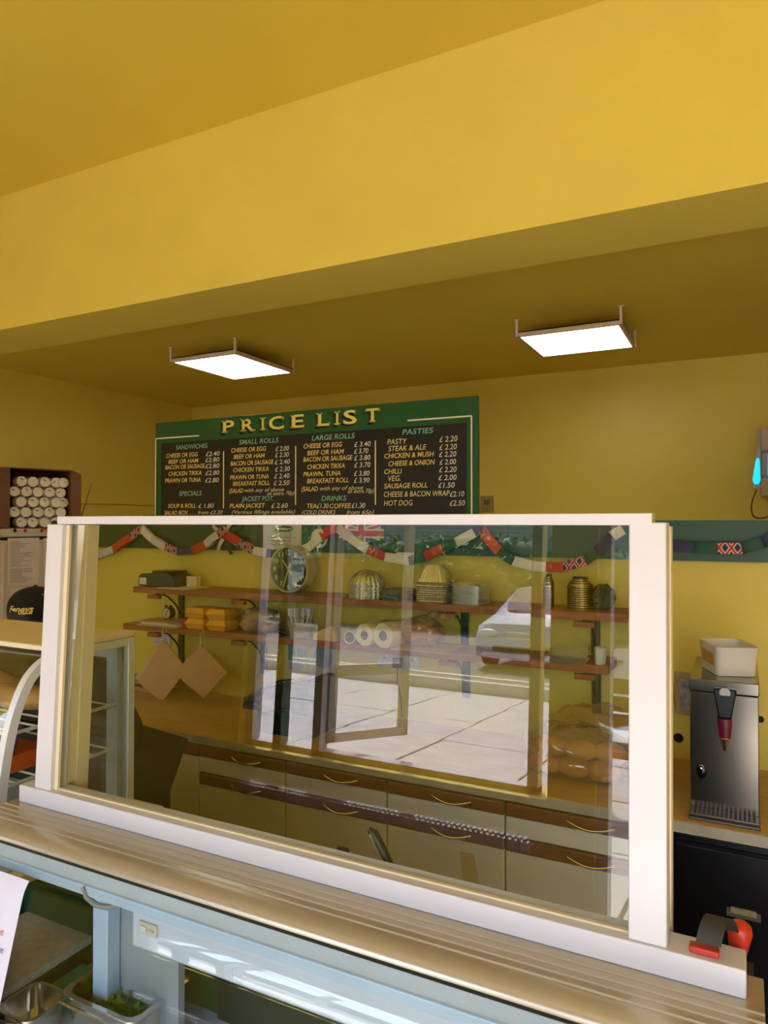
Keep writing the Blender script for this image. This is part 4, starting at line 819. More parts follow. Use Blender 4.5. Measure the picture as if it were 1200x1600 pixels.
tp = obj('tap_lever', MB().prism([(p.x - .034, hy0 - .018, onY(1133, 1078, 2.48).z), (p.x - .018, hy0 - .03, onY(1133, 1122, 2.48).z), (p.x + .018, hy0 - .03, onY(1133, 1122, 2.48).z), (p.x + .034, hy0 - .018, onY(1133, 1078, 2.48).z), (p.x, hy0 - .018, onY(1133, 1076, 2.48).z)], (0, .028, 0)), mat('tap_black', '08080a', .25, spec=.3), hb, bevel=.004)
zz_ = onY(1133, 1084, 2.47).z
obj('badge', MB().lathe([(.0005, 0), (.016, 0), (.016, .002), (.0005, .002)], (p.x, hy0 - .0185, zz_), 'Y', 20), mat('silver_badge', 'b8bcc4', .3), tp)
z2 = onY(1133, 1122, 2.48).z; z3 = onY(1133, 1155, 2.48).z
obj('tap_collar', MB().lathe([(.02, 0), (.022, -.01), (.017, -(z2 - z3) * .9), (.001, -(z2 - z3))], (p.x, hy0 - .022, z2), 'Z', 16), mat('maroon_plastic', '6a1230', .35), hb)
obj('spout', MB().lathe([(.013, 0), (.015, -.004), (.007, -.036), (.006, -.042), (.001, -.042)], (p.x, hy0 - .024, z3 + .008), 'Z', 16), M_CHROME, hb)
q = onY(1096, 1204, hy0)
ow = obj('level_window', MB().blob((q.x, hy0 - .001, q.z), (.0155, .006, .026), 0), mat('window_black', '0a0c0a', .1), hb)
obj('green_led', MB().blob((q.x, hy0 - .008, q.z + .010), (.002, .002, .002), 0, n=8, m=6), mat('led_green', '80ff80', .3, emit='90ff90', estr=2.5), ow)
# tub
p0 = onY(1096, 1045, 2.60); p1 = onY(1172, 1052, 2.60)
tb = thing('ice_cream_tub', 'white plastic tub with an orange printed side standing on the boiler', 'tub', ((p0.x + p1.x) / 2, 2.65, hz1)); cx = (p0.x + p1.x) / 2 + .006; wdt = (p1.x - p0.x) * .92; Z0 = hz1 + .001; H_ = .092
def rr_ring(wd, dp, z_, r=.02, n=5):
    out = []
    for (sx, sy, a0) in ((1, 1, 0), (-1, 1, 90), (-1, -1, 180), (1, -1, 270)):
        for k in range(n + 1): a_ = radians(a0 + 90 * k / n); out.append((cx + sx * (wd / 2 - r) + r * cos(a_), 2.665 + sy * (dp / 2 - r) + r * sin(a_), z_))
    return out
rg = [rr_ring(wdt * .94, .17, Z0), rr_ring(wdt, .19, Z0 + H_), rr_ring(wdt * 1.05, .197, Z0 + H_), rr_ring(wdt * 1.05, .197, Z0 + H_ + .004), rr_ring(wdt * .97, .185, Z0 + H_ + .004), rr_ring(wdt * .9, .165, Z0 + .003)]
n = len(rg[0]); m = MB(); m.add(sum(rg, []), [(j * n + i, j * n + (i + 1) % n, (j + 1) * n + (i + 1) % n, (j + 1) * n + i) for j in range(5) for i in range(n)] + [tuple(range(n))[::-1], tuple(5 * n + i for i in range(n))])
TM_ = Matrix.Translation((cx, 2.665, 0)) @ Matrix.Rotation(radians(20), 4, 'Z') @ Matrix.Translation((-cx, -2.665, 0))
obj('tub_body', m.xf(TM_), mat('tub_white', 'ded8d4', .35), tb)
sd = MB()
for k in range(6): sd.prism([(cx - wdt / 2 * .985 - .0012, 2.60 + k * .02, Z0 + .03), (cx - wdt / 2 * .985 - .0012, 2.612 + k * .02, Z0 + .03), (cx - wdt / 2 - .001, 2.617 + k * .02, Z0 + .07), (cx - wdt / 2 - .001, 2.605 + k * .02, Z0 + .07)], (-.0008, 0, 0))
obj('orange_print', sd.xf(TM_), mat('orange_print', 'd89a28', .6), tb)
# bag of blue tissue hanging by boiler, wall spots, bread bag by boiler
p = onY(1064, 1078, 2.9)
t = thing('tea_packet', 'clear packet with a blue printed card hanging on the wall left of the boiler', 'packet', (p.x, W, 1.25))
a, b = onY(1062, 1062, 3.0), onY(1086, 1112, 3.0)
obj('printed_card', MB().box(a.x, b.x, 3.0, 3.006, b.z, a.z), mat('blue_floral', 'd8d8e4', .6, c2='6a86b0', scale=40), t)
obj('clear_sleeve', MB().box(a.x - .02, b.x + .005, 2.994, 3.012, b.z - .015, a.z + .03), M_FILM, t)
obj('wire', MB().tube([(a.x + .01, 3.01, a.z + .02), (a.x - .03, W - .01, a.z - .04), (a.x - .02, W - .004, b.z + .0)], .0015, 5), M_CHROME, t)
for (u, v, r_, lb) in ((1060, 1153, .017, 'round dark cable hole in the yellow wall left of the boiler'), (1188, 1124, .012, 'small dark cable hole in the yellow wall right of the boiler')):
    p = onY(u, v, W - .002); tag(obj('cable_hole', MB().lathe([(.0005, 0), (r_, 0), (r_ * 1.1, .0015), (.0005, .0015)], (p.x, W - .0005, p.z), 'Y', 20), mat('hole_dark', '1a120c', .8)), lb, 'hole')
def loaves(cx, cy, n_, lb, grp, r=(.05, .045, .03), seed=0, sp=.07):
    rd = random.Random(seed)
    for i in range(n_):
        row = i // 3 if n_ > 3 else 0
        x_ = cx + ((i % 3) - 1) * sp + rd.uniform(-.006, .006) + row * .02; y_ = cy + rd.uniform(-.008, .008) + row * .02; z_ = ZT + r[2] * 1.15 + row * r[2] * 1.7
        tag(obj('bread_roll', MB().blob((x_, y_, z_), r, .03, seed + i), M_BREAD), lb if n_ == 1 else '%s %s, %s row' % (('left', 'middle', 'right')[i % 3], lb, ('lower', 'upper')[row]), 'bread', grp)
a = onZ(895, 1222, ZT)
loaves(-.56, 2.63, 6, 'golden bread roll in the large clear bag', 'rolls in the large clear bag', (.062, .05, .036), 20, .11)
bagof('bun_bag', 'large crinkled clear bag of bread rolls at the right of the worktop', -.55, 2.64, ZT, .20, .11, .105, 21, film=glassmat('bun_film', 'f2eada', 2.3, .1, .12, 'e0cfa8'))
bagof('film_bag', 'second clear plastic bag slumped behind the bag of rolls', -.50, 2.84, ZT, .2, .08, .12, 33, film=glassmat('bun_film2', 'f0e8d8', 2.3, .1, .16, 'd0b888'))
loaves(-.235, 2.67, 1, 'single bread roll in the small clear bag left of the boiler', None, (.05, .045, .035), 40)
bagof('small_film_bag', 'small clear plastic bag on the worktop between the guard post and the boiler', -.235 - .07, 2.67, ZT, .075, .07, .07, 41)
# black domed lid on worktop
t = thing('domed_lid', 'smoked domed lid with a thick black rim resting on the worktop', 'lid', (-1.66, 2.65, ZT))
Yd = 2.56
pts = [onY(*k_, Yd) for k_ in ((378, 1100), (384, 1108), (400, 1110), (478, 1118), (478, 1066), (440, 1064), (420, 1070), (400, 1084))]
def lidp(inset=0): return pts
rim = MB().tube([onY(478, 1066, Yd), onY(458, 1062, Yd), onY(438, 1064, Yd), onY(418, 1072, Yd), onY(400, 1086, Yd), onY(384, 1094, Yd)], [.004, .005, .006, .008, .014, .016], 8)
rim.tube([onY(384, 1100, Yd), onY(400, 1105, Yd), onY(440, 1112, Yd), onY(478, 1116, Yd)], [.024, .014, .012, .012], 8)
rim.box(onY(470, 1100, Yd).x, onY(482, 1100, Yd).x, Yd, Yd + .22, ZT + .001, onY(470, 1066, Yd).z)
obj('rim', rim, M_BLK, t)
zb_ = onY(430, 1110, Yd).z
dome = MB().sheet(lambda a, b: (lambda q_: (q_.x, Yd + .24 * b, max(ZT + .002, q_.z * (1 - .25 * b * b) + ZT * .25 * b * b)))(onY(384 + 92 * a, 1100 - 36 * sin(min(1, a * 1.15) * pi / 2) ** 1.3, Yd)), 10, 5, .003)
obj('dome', dome, glassmat('smoked_plastic', '8a7a70', 1.6, .05, .5, '4a4038'), t)
obj('front_panel', MB().prism([onY(386, 1100, Yd + .004), onY(478, 1114, Yd + .004), onY(478, 1068, Yd + .004), onY(440, 1066, Yd + .004), onY(418, 1074, Yd + .004), onY(400, 1088, Yd + .004)][::-1], (0, .003, 0)), glassmat('smoked_plastic2', 'a09086', 1.6, .05, .4, '6a5c54'), t)
obj('stand', MB().box(onY(400, 1110, Yd).x, onY(478, 1110, Yd).x, Yd + .01, Yd + .2, ZT + .001, zb_ - .004), M_BLK, t)

# ================================================================== SERVE-OVER COUNTER AND GUARD
ZD = 1.25; DX0, DX1 = -1.41, .02
sg = thing('sneeze_guard', 'white framed glass screen standing on the serving counter', 'glass screen', (-.7, 1.03, ZD))
obj('bottom_rail', MB().box(-1.392, 0.0, 1.003, 1.055, ZD, ZD + .036), M_WHITE, sg, bevel=.002)
TILT = radians(2.75); Zr = ZD + .036; ZTOP = 1.846
def lean(y, z): return y + (z - Zr) * tan(TILT)
def leanbox(x0, x1, y0, y1, z0, z1):
    return MB().add([(x0, lean(y0, z0), z0), (x1, lean(y0, z0), z0), (x1, lean(y1, z0), z0), (x0, lean(y1, z0), z0), (x0, lean(y0, z1), z1), (x1, lean(y0, z1), z1), (x1, lean(y1, z1), z1), (x0, lean(y1, z1), z1)],
                    [(0, 3, 2, 1), (4, 5, 6, 7), (0, 1, 5, 4), (1, 2, 6, 5), (2, 3, 7, 6), (3, 0, 4, 7)])
for (x0, sgn) in ((-1.349, 1), (-.1425, -1)):
    po_ = obj('post', leanbox(x0, x0 + .049, 1.008, 1.05, Zr, ZTOP + (.004 if sgn < 0 else 0)), M_WHITE, sg, bevel=.002)
    xi = x0 + .049 if sgn > 0 else x0
    if sgn > 0: obj('post_channel', leanbox(xi, xi + .010, 1.018, 1.024, Zr, ZTOP - .002), M_CREAM, po_)
    obj('post_channel', leanbox(x0 + .004, x0 + .045, 1.05, 1.075, Zr, ZTOP - .002), M_CREAM, po_)
    obj('post_channel', leanbox(x0 + (.0 if sgn > 0 else .0), x0 + .049, 1.075, 1.105, Zr - .036, ZTOP - .002), M_CREAM, po_)
obj('top_rail', MB().box(-1.318, -.112, lean(1.008, ZTOP), lean(1.05, ZTOP), ZTOP, ZTOP + .017), M_WHITE, sg, bevel=.0015)
gx0, gx1 = -1.298, -.1435
obj('glass_pane', leanbox(gx0, gx1, 1.028, 1.034, Zr, ZTOP), M_GLASS, sg)
obj('pane_bead', leanbox(gx0, gx1, 1.022, 1.028, Zr, Zr + .003), M_CREAM, sg)
# deck extruded along X with four raised beads and a rolled front edge
pr = [(1.06, ZD - .02), (1.06, ZD)]
for yb in (.983, .966, .950, .933): pr += [(yb + .0024, ZD), (yb + .0008, ZD + .0022), (yb - .0008, ZD + .0022), (yb - .0024, ZD)]
pr += [(.920, ZD), (.909, ZD - .001), (.901, ZD - .0035), (.895, ZD - .007), (.8905, ZD - .013), (.8895, ZD - .022)]
sc_ = thing('serving_counter', 'refrigerated serve-over counter with a brushed deck and curved glass front', 'counter', (-.7, .7, .2))
obj('deck', MB().prism([(DX0, y_, z_) for y_, z_ in pr][::-1], (DX1 - DX0, 0, 0)), M_DECK, sc_)
obj('gasket', MB().box(DX0, DX1, .8845, .8895, ZD - .03, ZD - .016), M_BLK, sc_)
M_ALU = mat('aluminium_sky_tint', 'b4cce2', .4, .1)  # pale blue of the reflected sky is put into the base colour
obj('glass_clamp', MB().prism([(DX0, .8845, ZD - .017), (DX0, .860, ZD - .029), (DX0, .860, ZD - .045), (DX0, .8845, ZD - .036)], (DX1 - DX0, 0, 0)), M_ALU, sc_, bevel=.001)
arc = [(.863, ZD - .029)]; k_ = 0; acc = 0
while arc[-1][1] > .63:
    t_ = radians(60 - 46 * (acc / .045)) if acc < .045 else radians(14.5 - 1.5 * min(1, (acc - .045) / .4)); st = .006 if acc < .05 else .02
    arc.append((arc[-1][0] - st * sin(t_), arc[-1][1] - st * cos(t_))); acc += st
obj('curved_glass', MB().sheet(lambda a, b: (DX0 + .01 + (DX1 - DX0 - .02) * a, *(lambda t_: (lambda i, f_: (arc[i][0] * (1 - f_) + arc[min(i + 1, len(arc) - 1)][0] * f_, arc[i][1] * (1 - f_) + arc[min(i + 1, len(arc) - 1)][1] * f_))(int(t_), t_ - int(t_)))(b * (len(arc) - 1) * .99999)), 2, 40, -.006), M_GLASSG, sc_)
obj('base', MB().box(DX0, DX1, .70, 1.06, .2, .62).box(DX0, DX1, 1.03, 1.06, .62, 1.05), M_GREEN, sc_)
M_INT = mat('case_enamel_sky_tint', 'c2cad8', .4)  # white enamel, its colour tinted with the blue of the sky reflection
obj('case_floor', MB().box(DX0 + .01, DX1 - .01, .79, 1.03, .93, .945), M_INT, sc_)
obj('rear_slide', MB().box(-.86, DX1 - .01, 1.02, 1.028, .915, 1.12), mat('rear_dark', '1c2c26', .3), sc_)
obj('light_housing', MB().box(-.915, DX1 - .01, .868, .99, 1.142, 1.206), M_INT, sc_, bevel=.004)
obj('light_gap', MB().box(-.90, DX1 - .012, .872, .98, 1.206, 1.214), M_BLK, sc_)
obj('upper_housing', MB().box(DX0 + .01, DX1 - .01, .876, 1.0, 1.214, 1.229), M_INT, sc_, bevel=.002)
a, b = onY(219, 1437, .867), onY(246, 1466, .867)
swp = obj('switch_plate', MB().box(a.x, b.x, .864, .868, b.z, a.z), mat('switch_ivory', 'c8c4b0', .5), sc_, bevel=.001)
obj('rocker', MB().box(a.x + .006, a.x + .018, .862, .864, b.z + .006, a.z - .006), M_WHITE, swp); obj('rocker', MB().box(a.x + .021, b.x - .005, .863, .864, b.z + .008, a.z - .008), mat('rocker_grey', 'a8a898', .5), swp)
obj('pillar', MB().box(-1.045, -1.008, .90, .93, .945, 1.228), M_ALU, sc_, bevel=.002)
obj('pillar_panel', MB().box(-1.008, -.87, .93, .945, .945, 1.228), mat('grey_panel', '8f989c', .4), sc_)
obj('lamp_cable', MB().tube([onY(130, 1385, .86), onY(136, 1402, .86), onY(150, 1414, .86), onY(170, 1418, .86), onY(186, 1413, .87)], .005, 8), mat('grey_cable', '8a8c8a', .5), sc_)
obj('side_ledge', MB().box(DX0 + .01, -1.2, .80, 1.03, .985, 1.0), mat('speckled_beige', 'd0c8b8', .5, c2='b4ac9a', scale=60), sc_)
obj('side_panel', MB().box(-1.21, -1.2, .80, 1.03, .945, .985), mat('deep_green_panel', '0c3420', .25), sc_)
obj('end_upright', MB().box(DX1 - .018, DX1 + .0, .72, 1.06, .2, .93), M_GREEN, sc_)
# pans
def pan(lb, x0, x1, y0, y1, zb0, zt0, m):
    t = thing('steel_pan', lb, 'pan', ((x0 + x1) / 2, (y0 + y1) / 2, zb0)); cxx, cyy = (x0 + x1) / 2, (y0 + y1) / 2
    def rg_(wd, dp, z_, r=.022, n=5):
        out = []
        for (sx, sy, a0) in ((1, 1, 0), (-1, 1, 90), (-1, -1, 180), (1, -1, 270)):
            for k in range(n + 1): a_ = radians(a0 + 90 * k / n); out.append((cxx + sx * (wd / 2 - r) + r * cos(a_), cyy + sy * (dp / 2 - r) + r * sin(a_), z_))
        return out
    w_, d_ = x1 - x0, y1 - y0
    rg = [rg_(w_ * .86, d_ * .86, zb0), rg_(w_ * .9, d_ * .9, zt0 - .003), rg_(w_, d_, zt0 - .003), rg_(w_, d_, zt0), rg_(w_ * .88, d_ * .88, zt0), rg_(w_ * .84, d_ * .84, zb0 + .002)]
    n = len(rg[0]); obj('pan_body', MB().add(sum(rg, []), [(j * n + i, j * n + (i + 1) % n, (j + 1) * n + (i + 1) % n, (j + 1) * n + i) for j in range(5) for i in range(n)] + [tuple(range(n))[::-1], tuple(5 * n + i for i in range(n))]), m, t)
    obj('handle', MB().tube([(x0 + .02, y0 - .004, zt0 - .002), (x0 + .03, y0 - .02, zt0 + .004), (x1 - .03, y0 - .02, zt0 + .004), (x1 - .02, y0 - .004, zt0 - .002)], .003, 6), M_CHROME, t)
    return t
pan('stainless steel pan of lettuce in the lower left of the glass counter', -1.085, -.90, .86, 1.005, .9455, 1.02, M_CHROME)
pan('empty stainless steel pan at the lower left edge of the glass counter', -1.19, -1.095, .81, .90, .9455, .99, M_CHROME)
tag(obj('green_tray', MB().box(-1.19, -1.095, .91, 1.0, .9455, .965), mat('bright_green_plastic', '2a9a68', .35), bevel=.003), 'green plastic tray between the green panel and the lettuce pan', 'tray')
lt_ = leaves(MB(), (-.992, .932, .988), (.070, .050, .018), 420, .018, 77)
tag(obj('lettuce', lt_.blob((-.992, .932, .974), (.066, .048, .022), .1, 3), mat('lettuce_green', '7d9a3c', .5, c2='4f7a22', scale=30), smooth=False), 'shredded green lettuce heaped in the steel pan', 'lettuce', kind='stuff')
kp = onZ(277, 1590, .95)
kn = thing('carving_knife', 'small blue-white knife blade tip standing in the glass counter', 'knife', (kp.x, kp.y, .9455))
obj('blade', MB().prism([(kp.x - .008, kp.y, .96), (kp.x + .010, kp.y, .96), (kp.x + .006, kp.y, 1.0), (kp.x, kp.y, 1.02)], (0, .002, 0)), mat('blade_blue', '7aa8cc', .2, .6), kn); obj('handle', MB().box(kp.x - .009, kp.x + .011, kp.y - .005, kp.y + .007, .9457, .96), M_BLK, kn)
# notice on curved glass
def onarc(u, v):
    d = ray(u, v); best = None
    for i in range(len(arc) - 1):
        (y0, z0), (y1, z1) = arc[i], arc[i + 1]
        A = Vector((0, z1 - z0, -(y1 - y0))); den = A.dot(d)
        if abs(den) < 1e-9: continue
        s = A.dot(Vector((0, y0, z0)) - CAM) / den; p_ = CAM + d * s
        tpar = (p_.y - y0) / (y1 - y0) if abs(y1 - y0) > 1e-6 else (p_.z - z0) / (z1 - z0)
        if -.05 <= tpar <= 1.05 and (best is None or s < best[0]): best = (s, p_)
    return best[1] if best else None
tr = onarc(51, 1378); NX1 = tr.x; ni = min(range(len(arc)), key=lambda i: abs(arc[i][1] - tr.z))
cum = [0]
for i in range(len(arc) - 1): cum.append(cum[-1] + sqrt((arc[i + 1][0] - arc[i][0]) ** 2 + (arc[i + 1][1] - arc[i][1]) ** 2))
def arcpt(s):
    for i in range(len(cum) - 1):
        if s <= cum[i + 1]: f_ = (s - cum[i]) / (cum[i + 1] - cum[i]); return (arc[i][0] * (1 - f_) + arc[i + 1][0] * f_, arc[i][1] * (1 - f_) + arc[i + 1][1] * f_)
    return arc[-1]
def arcs(p_):
    return min(((arcpt(k * .002)[0] - p_.y) ** 2 + (arcpt(k * .002)[1] - p_.z) ** 2, k * .002) for k in range(1, 285))[1]
s0 = arcs(tr)
nt_ = thing('paper_notice', 'white paper notice with red and black print taped to the curved glass', 'notice', (NX1 - .1, tr.y, tr.z))
def npt(x, s, off=.0085):
    y_, z_ = arcpt(s); y2, z2 = arcpt(s + .004); d = Vector((0, y2 - y_, z2 - z_)).normalized(); n_ = Vector((0, d.z, -d.y)); return Vector((x, y_, z_)) + n_ * off
chk = npt(0, s0) ; 
OFF = .0085 if (chk - CAM).length < (npt(0, s0, -.0085) - CAM).length else -.0085
NW, NH = .21, .297
obj('sheet', MB().sheet(lambda a, b: npt(NX1 - NW + NW * a, s0 + NH * b, OFF), 2, 20, .0006), mat('notice_white', 'ccc9d6', .7), nt_)
def nline(s, u, v, wd, h, m):
    q_ = onarc(u, v); ss = arcs(q_); tmp = text(MB(), s, (0, 0, 0), XR, Vector((0, 1, 0)), wd, h, lift=0); x0_ = q_.x - wd
    tmp.v = [tuple(npt(x0_ + v_[0], ss - v_[1], OFF * 1.3)) for v_ in tmp.v]; obj('print', tmp, m, nt_, smooth=False)
nline('e', 6, 1420, .008, .010, mat('print_teal', '5a8a90', .6)); nline('sed', 12, 1460, .020, .010, mat('print_red', 'd83a40', .6)); nline('gust', 13, 1488, .024, .010, M_INK); nline('y', 3, 1506, .007, .010, M_INK); nline('ay', 5, 1525, .014, .010, M_INK)

# knives behind rail
rack = tag(obj('knife_rack', MB().box(-.60, -.40, 1.062, 1.085, 1.12, 1.20), M_INK, bevel=.003), 'dark narrow knife rack fixed behind the counter rail', 'rack')
for lb, pts_, rr2 in (('black knife handle standing tall behind the rail', [(612, 1362), (606, 1346), (594, 1322), (585, 1302), (577, 1296)], (.010, .011, .011, .010, .007)), ('black looped knife handle just showing above the rail', [(546, 1346), (540, 1330), (531, 1327), (526, 1336)], (.008, .009, .008, .006))):
    t = thing('kitchen_knife', lb, 'knife', tuple(onY(*pts_[0], 1.075) - Vector((0, 0, .05))), 'knives behind the counter rail')
    P_ = [onY(*k_, 1.075) for k_ in pts_]; P_.insert(0, P_[0] - Vector((-.004, 0, .05)))
    obj('handle', MB().tube(P_, [rr2[0]] + [r_ * .8 for r_ in rr2], 10), mat('handle_navy_black', '10121c', .3), t)
    P2 = [q_ + Vector((-.004, -.009, .001)) for q_ in P_[1:-1]]; obj('tang', MB().tube(P2, .0014, 5), M_CHROME, t)
# tape dispenser clip & red handle on right end of the rail
p = onZ(1112, 1490, ZD + .036)
td = thing('tape_dispenser', 'red tape cutter with black tape hooked over the rail right of the guard', 'tape dispenser', (p.x, 1.03, ZD + .036))
q = onZ(1094, 1500, ZD + .037); zr = ZD + .0365
obj('red_base', MB().box(q.x - .014, q.x + .022, 1.012, 1.028, zr, zr + .009), M_REDP, td, bevel=.002)
obj('black_strap', MB().sheet(lambda a, b: (q.x - .006 + .030 * a + .02 * b, 1.014 + .05 * b, zr + .010 + .028 * sin(pi * min(1, b * .95 + .03)) ** .7), 2, 10, .003), mat('dark_strap', '2a2620', .6), td)
h0 = onY(1152, 1500, 1.08); h1 = onY(1156, 1455, 1.08)
obj('red_handle', MB().tube([h0 - Vector((0, 0, .04)), h0, (h0 + h1) / 2, h1, h1 + Vector((0, 0, .007)), h1 + Vector((0, 0, .012)), h1 + Vector((0, 0, .0145))], [.008, .009, .0125, .016, .0145, .0095, .003], 14), mat('red_handle_plastic', 'c0301c', .35), td)
obj('holder', MB().box(h0.x - .02, h0.x + .02, 1.062, 1.10, 1.10, h0.z - .01), M_BLK, td)
gp = onY(1178, 1560, .985)
t = thing('green_clip', 'green plastic post standing just beyond the right end of the deck', 'post', (gp.x, .985, 1.0))
obj('stem', MB().box(DX1 + .003, DX1 + .016, .975, .99, 1.0, 1.262), M_GREENP, t, bevel=.003); obj('catch', MB().box(DX1 + .004, DX1 + .020, .973, .985, 1.235, 1.25), mat('olive_plastic', '56682c', .5), t)
tag(obj('side_bench', MB().box(.05, .9, .6, 1.2, .9, .93), mat('bench_tan', 'a88c50', .5)), 'tan side worktop in the bottom right corner beyond the counter', 'worktop')

# ================================================================== LEFT COUNTER + HEATED CABINET
lc = thing('side_counter', 'pale counter under the heated food cabinet at the left', 'counter', (-2.2, 1.2, .2))
obj('body', MB().box(-3.4, -1.45, .75, 1.46, 0.2, 1.035), M_GREEN, lc); obj('top', MB().box(-3.4, -1.44, .70, 1.48, 1.035, 1.062), M_CREAM, lc, bevel=.003)
CX1, CX0, CY0, CY1, CZ0, CZ1 = -1.475, -2.35, .98, 1.405, 1.064, 1.54
hc = thing('food_cabinet', 'curved glass food display cabinet with a white end frame at the left', 'display cabinet', ((CX0 + CX1) / 2, 1.2, CZ0))
prof = [(1.003, CZ0 + .02), (1.008, 1.20), (1.020, 1.30), (1.036, 1.38), (1.056, 1.44), (1.083, 1.49), (1.12, 1.522), (1.165, 1.54)]
prof = smooth(prof, 4); NPR = len(prof) - 1
def arch(x, th, wd=.022):
    m = MB(); pts_ = [Vector((x, y_, z_)) for y_, z_ in prof]; inn = []
    for i, p_ in enumerate(pts_):
        d = (pts_[min(i + 1, len(pts_) - 1)] - pts_[max(i - 1, 0)]).normalized(); n_ = Vector((0, d.z, -d.y)); inn.append(p_ + n_ * wd)
    m.prism(pts_ + inn[::-1], (th, 0, 0)) if 0 else None
    for i in range(len(pts_) - 1): m.prism([pts_[i], pts_[i + 1], inn[i + 1], inn[i]], (th, 0, 0))
    return m
M_CABW = mat('cabinet_white_alu', 'd6d8da', .35, .2)
for x in (CX0, CX1 - .02):
    obj('end_arch', arch(x, .02), M_CABW, hc); 
    obj('rear_post', MB().box(x, x + .02, CY1 - .022, CY1, CZ0 + .02, CZ1), M_CABW, hc, bevel=.002)
    obj('end_top_bar', MB().box(x, x + .02, 1.165, CY1 - .022, CZ1 - .022, CZ1), M_CABW, hc, bevel=.002)
    obj('end_pane', MB().prism([(x + .008, y_ + .012, z_ - .01) for y_, z_ in prof] + [(x + .008, CY1 - .015, CZ1 - .012), (x + .008, CY1 - .015, CZ0 + .025)], (.004, 0, 0)), M_GLASS, hc)
obj('roof', MB().box(CX0, CX1, 1.14, CY1, CZ1 + .0005, CZ1 + .014), M_CREAM, hc, bevel=.003)
obj('floor_panel', MB().box(CX0, CX1, 1.0, CY1, CZ0, CZ0 + .02), M_CABW, hc, bevel=.002)
obj('front_glass', MB().sheet(lambda a, b: (CX0 + .02 + (CX1 - CX0 - .04) * a, *(lambda t_: (lambda i, f_: (prof[i][0] * (1 - f_) + prof[i + 1][0] * f_ + .006, prof[i][1] * (1 - f_) + prof[i + 1][1] * f_))(min(int(t_), NPR - 1), t_ - min(int(t_), NPR - 1)))(b * NPR)), 2, NPR, .004), M_GLASS, hc)
obj('inner_rail', MB().box(CX1 - .062, CX1 - .022, 1.365, 1.40, CZ0 + .02, CZ1 - .002).box(CX0 + .02, CX1 - .022, 1.38, 1.40, CZ1 - .06, CZ1 - .01), mat('cabinet_blue_white', 'b8c4d0', .35), hc)
obj('rear_door', MB().box(CX0 + .02, CX1 - .062, 1.39, 1.395, CZ0 + .02, CZ1 - .06), mat('smoked_door', '221c22', .15), hc)
for zs in (1.245, 1.362):
    for k in range(6):
        y_ = 1.08 + k * .055; obj('shelf_wire', MB().tube([(CX0 + .02, y_, zs), (CX1 - .03, y_, zs)], .0028, 5), M_PAPER, hc)
    obj('shelf_frame', MB().tube([(CX1 - .03, 1.06, zs), (CX1 - .03, 1.37, zs)], .0045, 6).tube([(CX0 + .03, 1.06, zs), (CX0 + .03, 1.37, zs)], .0045, 6).tube([(CX0 + .03, 1.06, zs), (CX1 - .03, 1.06, zs)], .0045, 6), M_PAPER, hc)
# contents
def bague(lb, x, y, z_, L_, r_, seed, rot=0):
    m = MB().blob((0, 0, 0), (L_ / 2, r_, r_ * .75), .03, seed, 20, 14); o = obj('baguette', m, M_BREAD); o.location = (x, y, z_ + r_ * .75 + .004); o.rotation_euler = (0, 0, rot); tag(o, lb, 'bread', 'long rolls in the food cabinet')
bague('long bread roll at the right of the upper wire shelf in the cabinet', -1.66, 1.20, 1.367, .30, .042, 1, .15)
bague('long bread roll at the left of the upper wire shelf in the cabinet', -2.0, 1.15, 1.367, .30, .045, 2, .05)
bague('long bread roll behind the others on the upper wire shelf in the cabinet', -1.9, 1.28, 1.367, .28, .04, 3, -.05)
bagof('baguette_bag', 'clear film bag around the rolls on the upper shelf of the food cabinet', -2.02, 1.15, 1.3675, .19, .055, .045, 51)
fb = thing('bar_box', 'purple and orange card box of chocolate bars marked 25p in the cabinet', 'box', (-1.72, 1.13, 1.2505))
xa, xb, ya = -1.92, -1.56, 1.10; z0_, z1_ = CZ0 + .09, CZ0 + .165
za, zb2 = 1.2505, 1.355
obj('carton', MB().box(xa, xb, ya, ya + .11, za, za + .04), mat('carton_orange', 'e4682e', .5), fb)
obj('back_card', MB().prism([(xa, ya + .004, za + .04), (xb, ya + .004, za + .04), (xb, ya + .03, zb2), (xa, ya + .03, zb2)], (0, .003, 0)), mat('carton_purple', '2c1a48', .5), fb)
obj('orange_front', MB().box(xa, xb, ya - .003, ya, za, za + .04), mat('carton_orange', 'e4682e', .5), fb)
ins = Vector((0, .026, zb2 - za - .04)).normalized()
def pc(x, s): return Vector((x, ya + .0035, za + .04)) + ins * s
for xo in (-1.68, -1.86):
    cc = pc(xo, .035); dsk = MB().lathe([(.0005, 0), (.024, 0), (.024, .001), (.0005, .001)], (0, 0, 0), 'Y', 20); dsk.v = [tuple(cc + Vector((v_[0], v_[1] - .001, 0)) + ins * v_[2]) for v_ in dsk.v]
    obj('price_disc', dsk, M_PAPER, fb); obj('price_print', text(MB(), '25p', cc + Vector((-.018, -.002, 0)) - ins * .010, XR, ins, .036, .02, bold=.02, lift=.001), M_BLK, fb, smooth=False)
obj('brand_print', text(MB(), 'Cadbury', pc(-1.745, .008) + Vector((0, -.001, 0)), XR, ins, .05, .012, .3, .01), M_WHT, fb, smooth=False)
obj('brand_print', text(MB(), 'Fudge', (-1.685, ya - .0035, za + .016), XR, ZU, .06, .020, .1, .03), M_WHT, fb, smooth=False)
obj('brand_print', text(MB(), 'Fudge', (-1.683, ya - .0042, za + .017), XR, ZU, .056, .018, .1, .015), mat('print_blue', '2a5ab0', .5), fb, smooth=False)
m = MB()
for k in range(3): text(m, 'a finger of fudge is just enough', (-1.76, ya - .0035, za + .011 - k * .0045), XR, ZU, .15, .003)
obj('small_print', m, M_CREAMT, fb, smooth=False)
